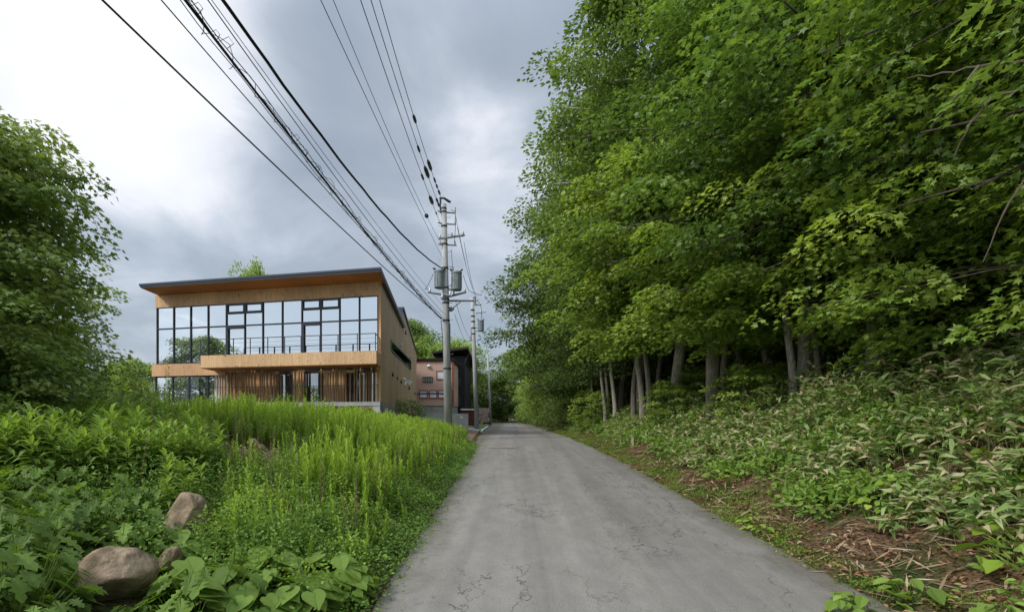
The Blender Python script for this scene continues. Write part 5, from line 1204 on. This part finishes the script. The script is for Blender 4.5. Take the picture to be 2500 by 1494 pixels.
x, y = field(12500, (4.6, 16), (3.4, 46), lambda x, y, r: (DR(x, y) > 1.9 + .5*patchy(x, y, 1.0) - .025*np.maximum(y-10, 0)) & (DR(x, y) < 9) & (x/y < 1.35) & (r.random(len(x)) < ip(y, [4, 14, 30, 46], [1, .9, .6, .4])), 125)
d = DR(x, y); h = np.clip(.30+.26*(d-1.6), .25, 1.10)*(.7+.6*np.random.default_rng(8).random(len(x)))*np.clip(1+.28*patchy(x, y, 1.7, 1.), .6, 1.35)*ip(y, [4, 12, 22, 40], [1, 1, .75, .55])
bamboo('bamboo_grass', 'bank of tangled bamboo grass with part-brown blades along the right verge', x, y, h, 126, .44, .24, .26)
x, y = field(7000, (4.2, 12), (4, 44), lambda x, y, r: (DR(x, y) > 1.55 + .35*patchy(x, y, 1.9, 4.)) & (DR(x, y) < 5.5) & (patchy(x, y, .9, 2.0) > -.5), 127)
d = DR(x, y); h = np.clip(.22+.20*(d-1), .15, .85)*np.clip(1+.5*patchy(x, y, 1.1, 3.), .5, 1.6)
mounds('bank_weeds', 'green broad weeds mixed into the bamboo grass on the right bank', x, y, h, 22, .125, M_WEED, 128, .78, .16, LEAF)
# single plants on the right
for i, (px, py, D, s, kind, lb) in enumerate([(2130, 1400, 5.35, 1.05, 'ovate', 'lush low plant with big oval leaves at the road edge, centre of the right foreground'), (2215, 1385, 5.5, 1.1, 'ovate', 'low plant with big oval leaves just right of the lushest one'), (2060, 1410, 5.3, .8, 'ovate', 'low plant with big oval leaves touching the asphalt'), (2470, 1330, 5.7, 1.25, 'ovate', 'bright yellow-green broadleaf plant at the right border of the photo'),
        (2500, 1300, 6.0, 1.3, 'ovate', 'bright broadleaf plant cut by the right border behind the yellow-green one'), (1850, 1255, 8.3, .7, 'ovate', 'small light green plant in the litter halfway up the right verge'), (1830, 1235, 8.9, .6, 'ovate', 'small plant just behind the small light green one'), (2450, 1480, 4.9, .8, 'ovate', 'dark blade-leaved plant in the lower right corner of the photo'),
        (2180, 1120, 8.0, .95, 'round', 'clump of bright heart-shaped leaves on the bamboo grass bank'), (2130, 1150, 7.8, .8, 'round', 'lower left part clump of bright heart-shaped leaves on the bank'), (2350, 1170, 7.2, .85, 'round', 'bright leaf clump on the bank near the right border'), (2420, 1120, 7.6, .9, 'round', 'highest bright leaf clump on the bank near the right border'),
        (2250, 1190, 7.2, .7, 'round', 'small leaf clump low on the bank between the two bright ones'), (1990, 1120, 9.5, .7, 'round', 'small leaf clump on the bank below the thickest pale trunk'), (1780, 1110, 12.0, .7, 'round', 'leafy clump on the bank below the brightest maple')]):
    x, y, z = W(px, py, D); herb(kind, 'broadleaf_plant', x, y, s, lb, 'broadleaf plants on the right verge', v=i % 2, m=(M_GOLD if 'bright' in lb or 'light' in lb else None))
# little marker stake in the right verge
x, y = 4.9, 20.8; z = gzf(x, y); g = Geo(); g.box(x-.035, x+.035, y-.035, y+.035, z-.1, z+.42); g.box(x-.04, x+.04, y-.04, y+.04, z+.425, z+.45)
tag(g.build('marker_stake', mat('stake_wood', (.55, .42, .33), .8), origin=(x, y, z)), 'short pale wooden stake standing in the right verge before the wood', 'stake')
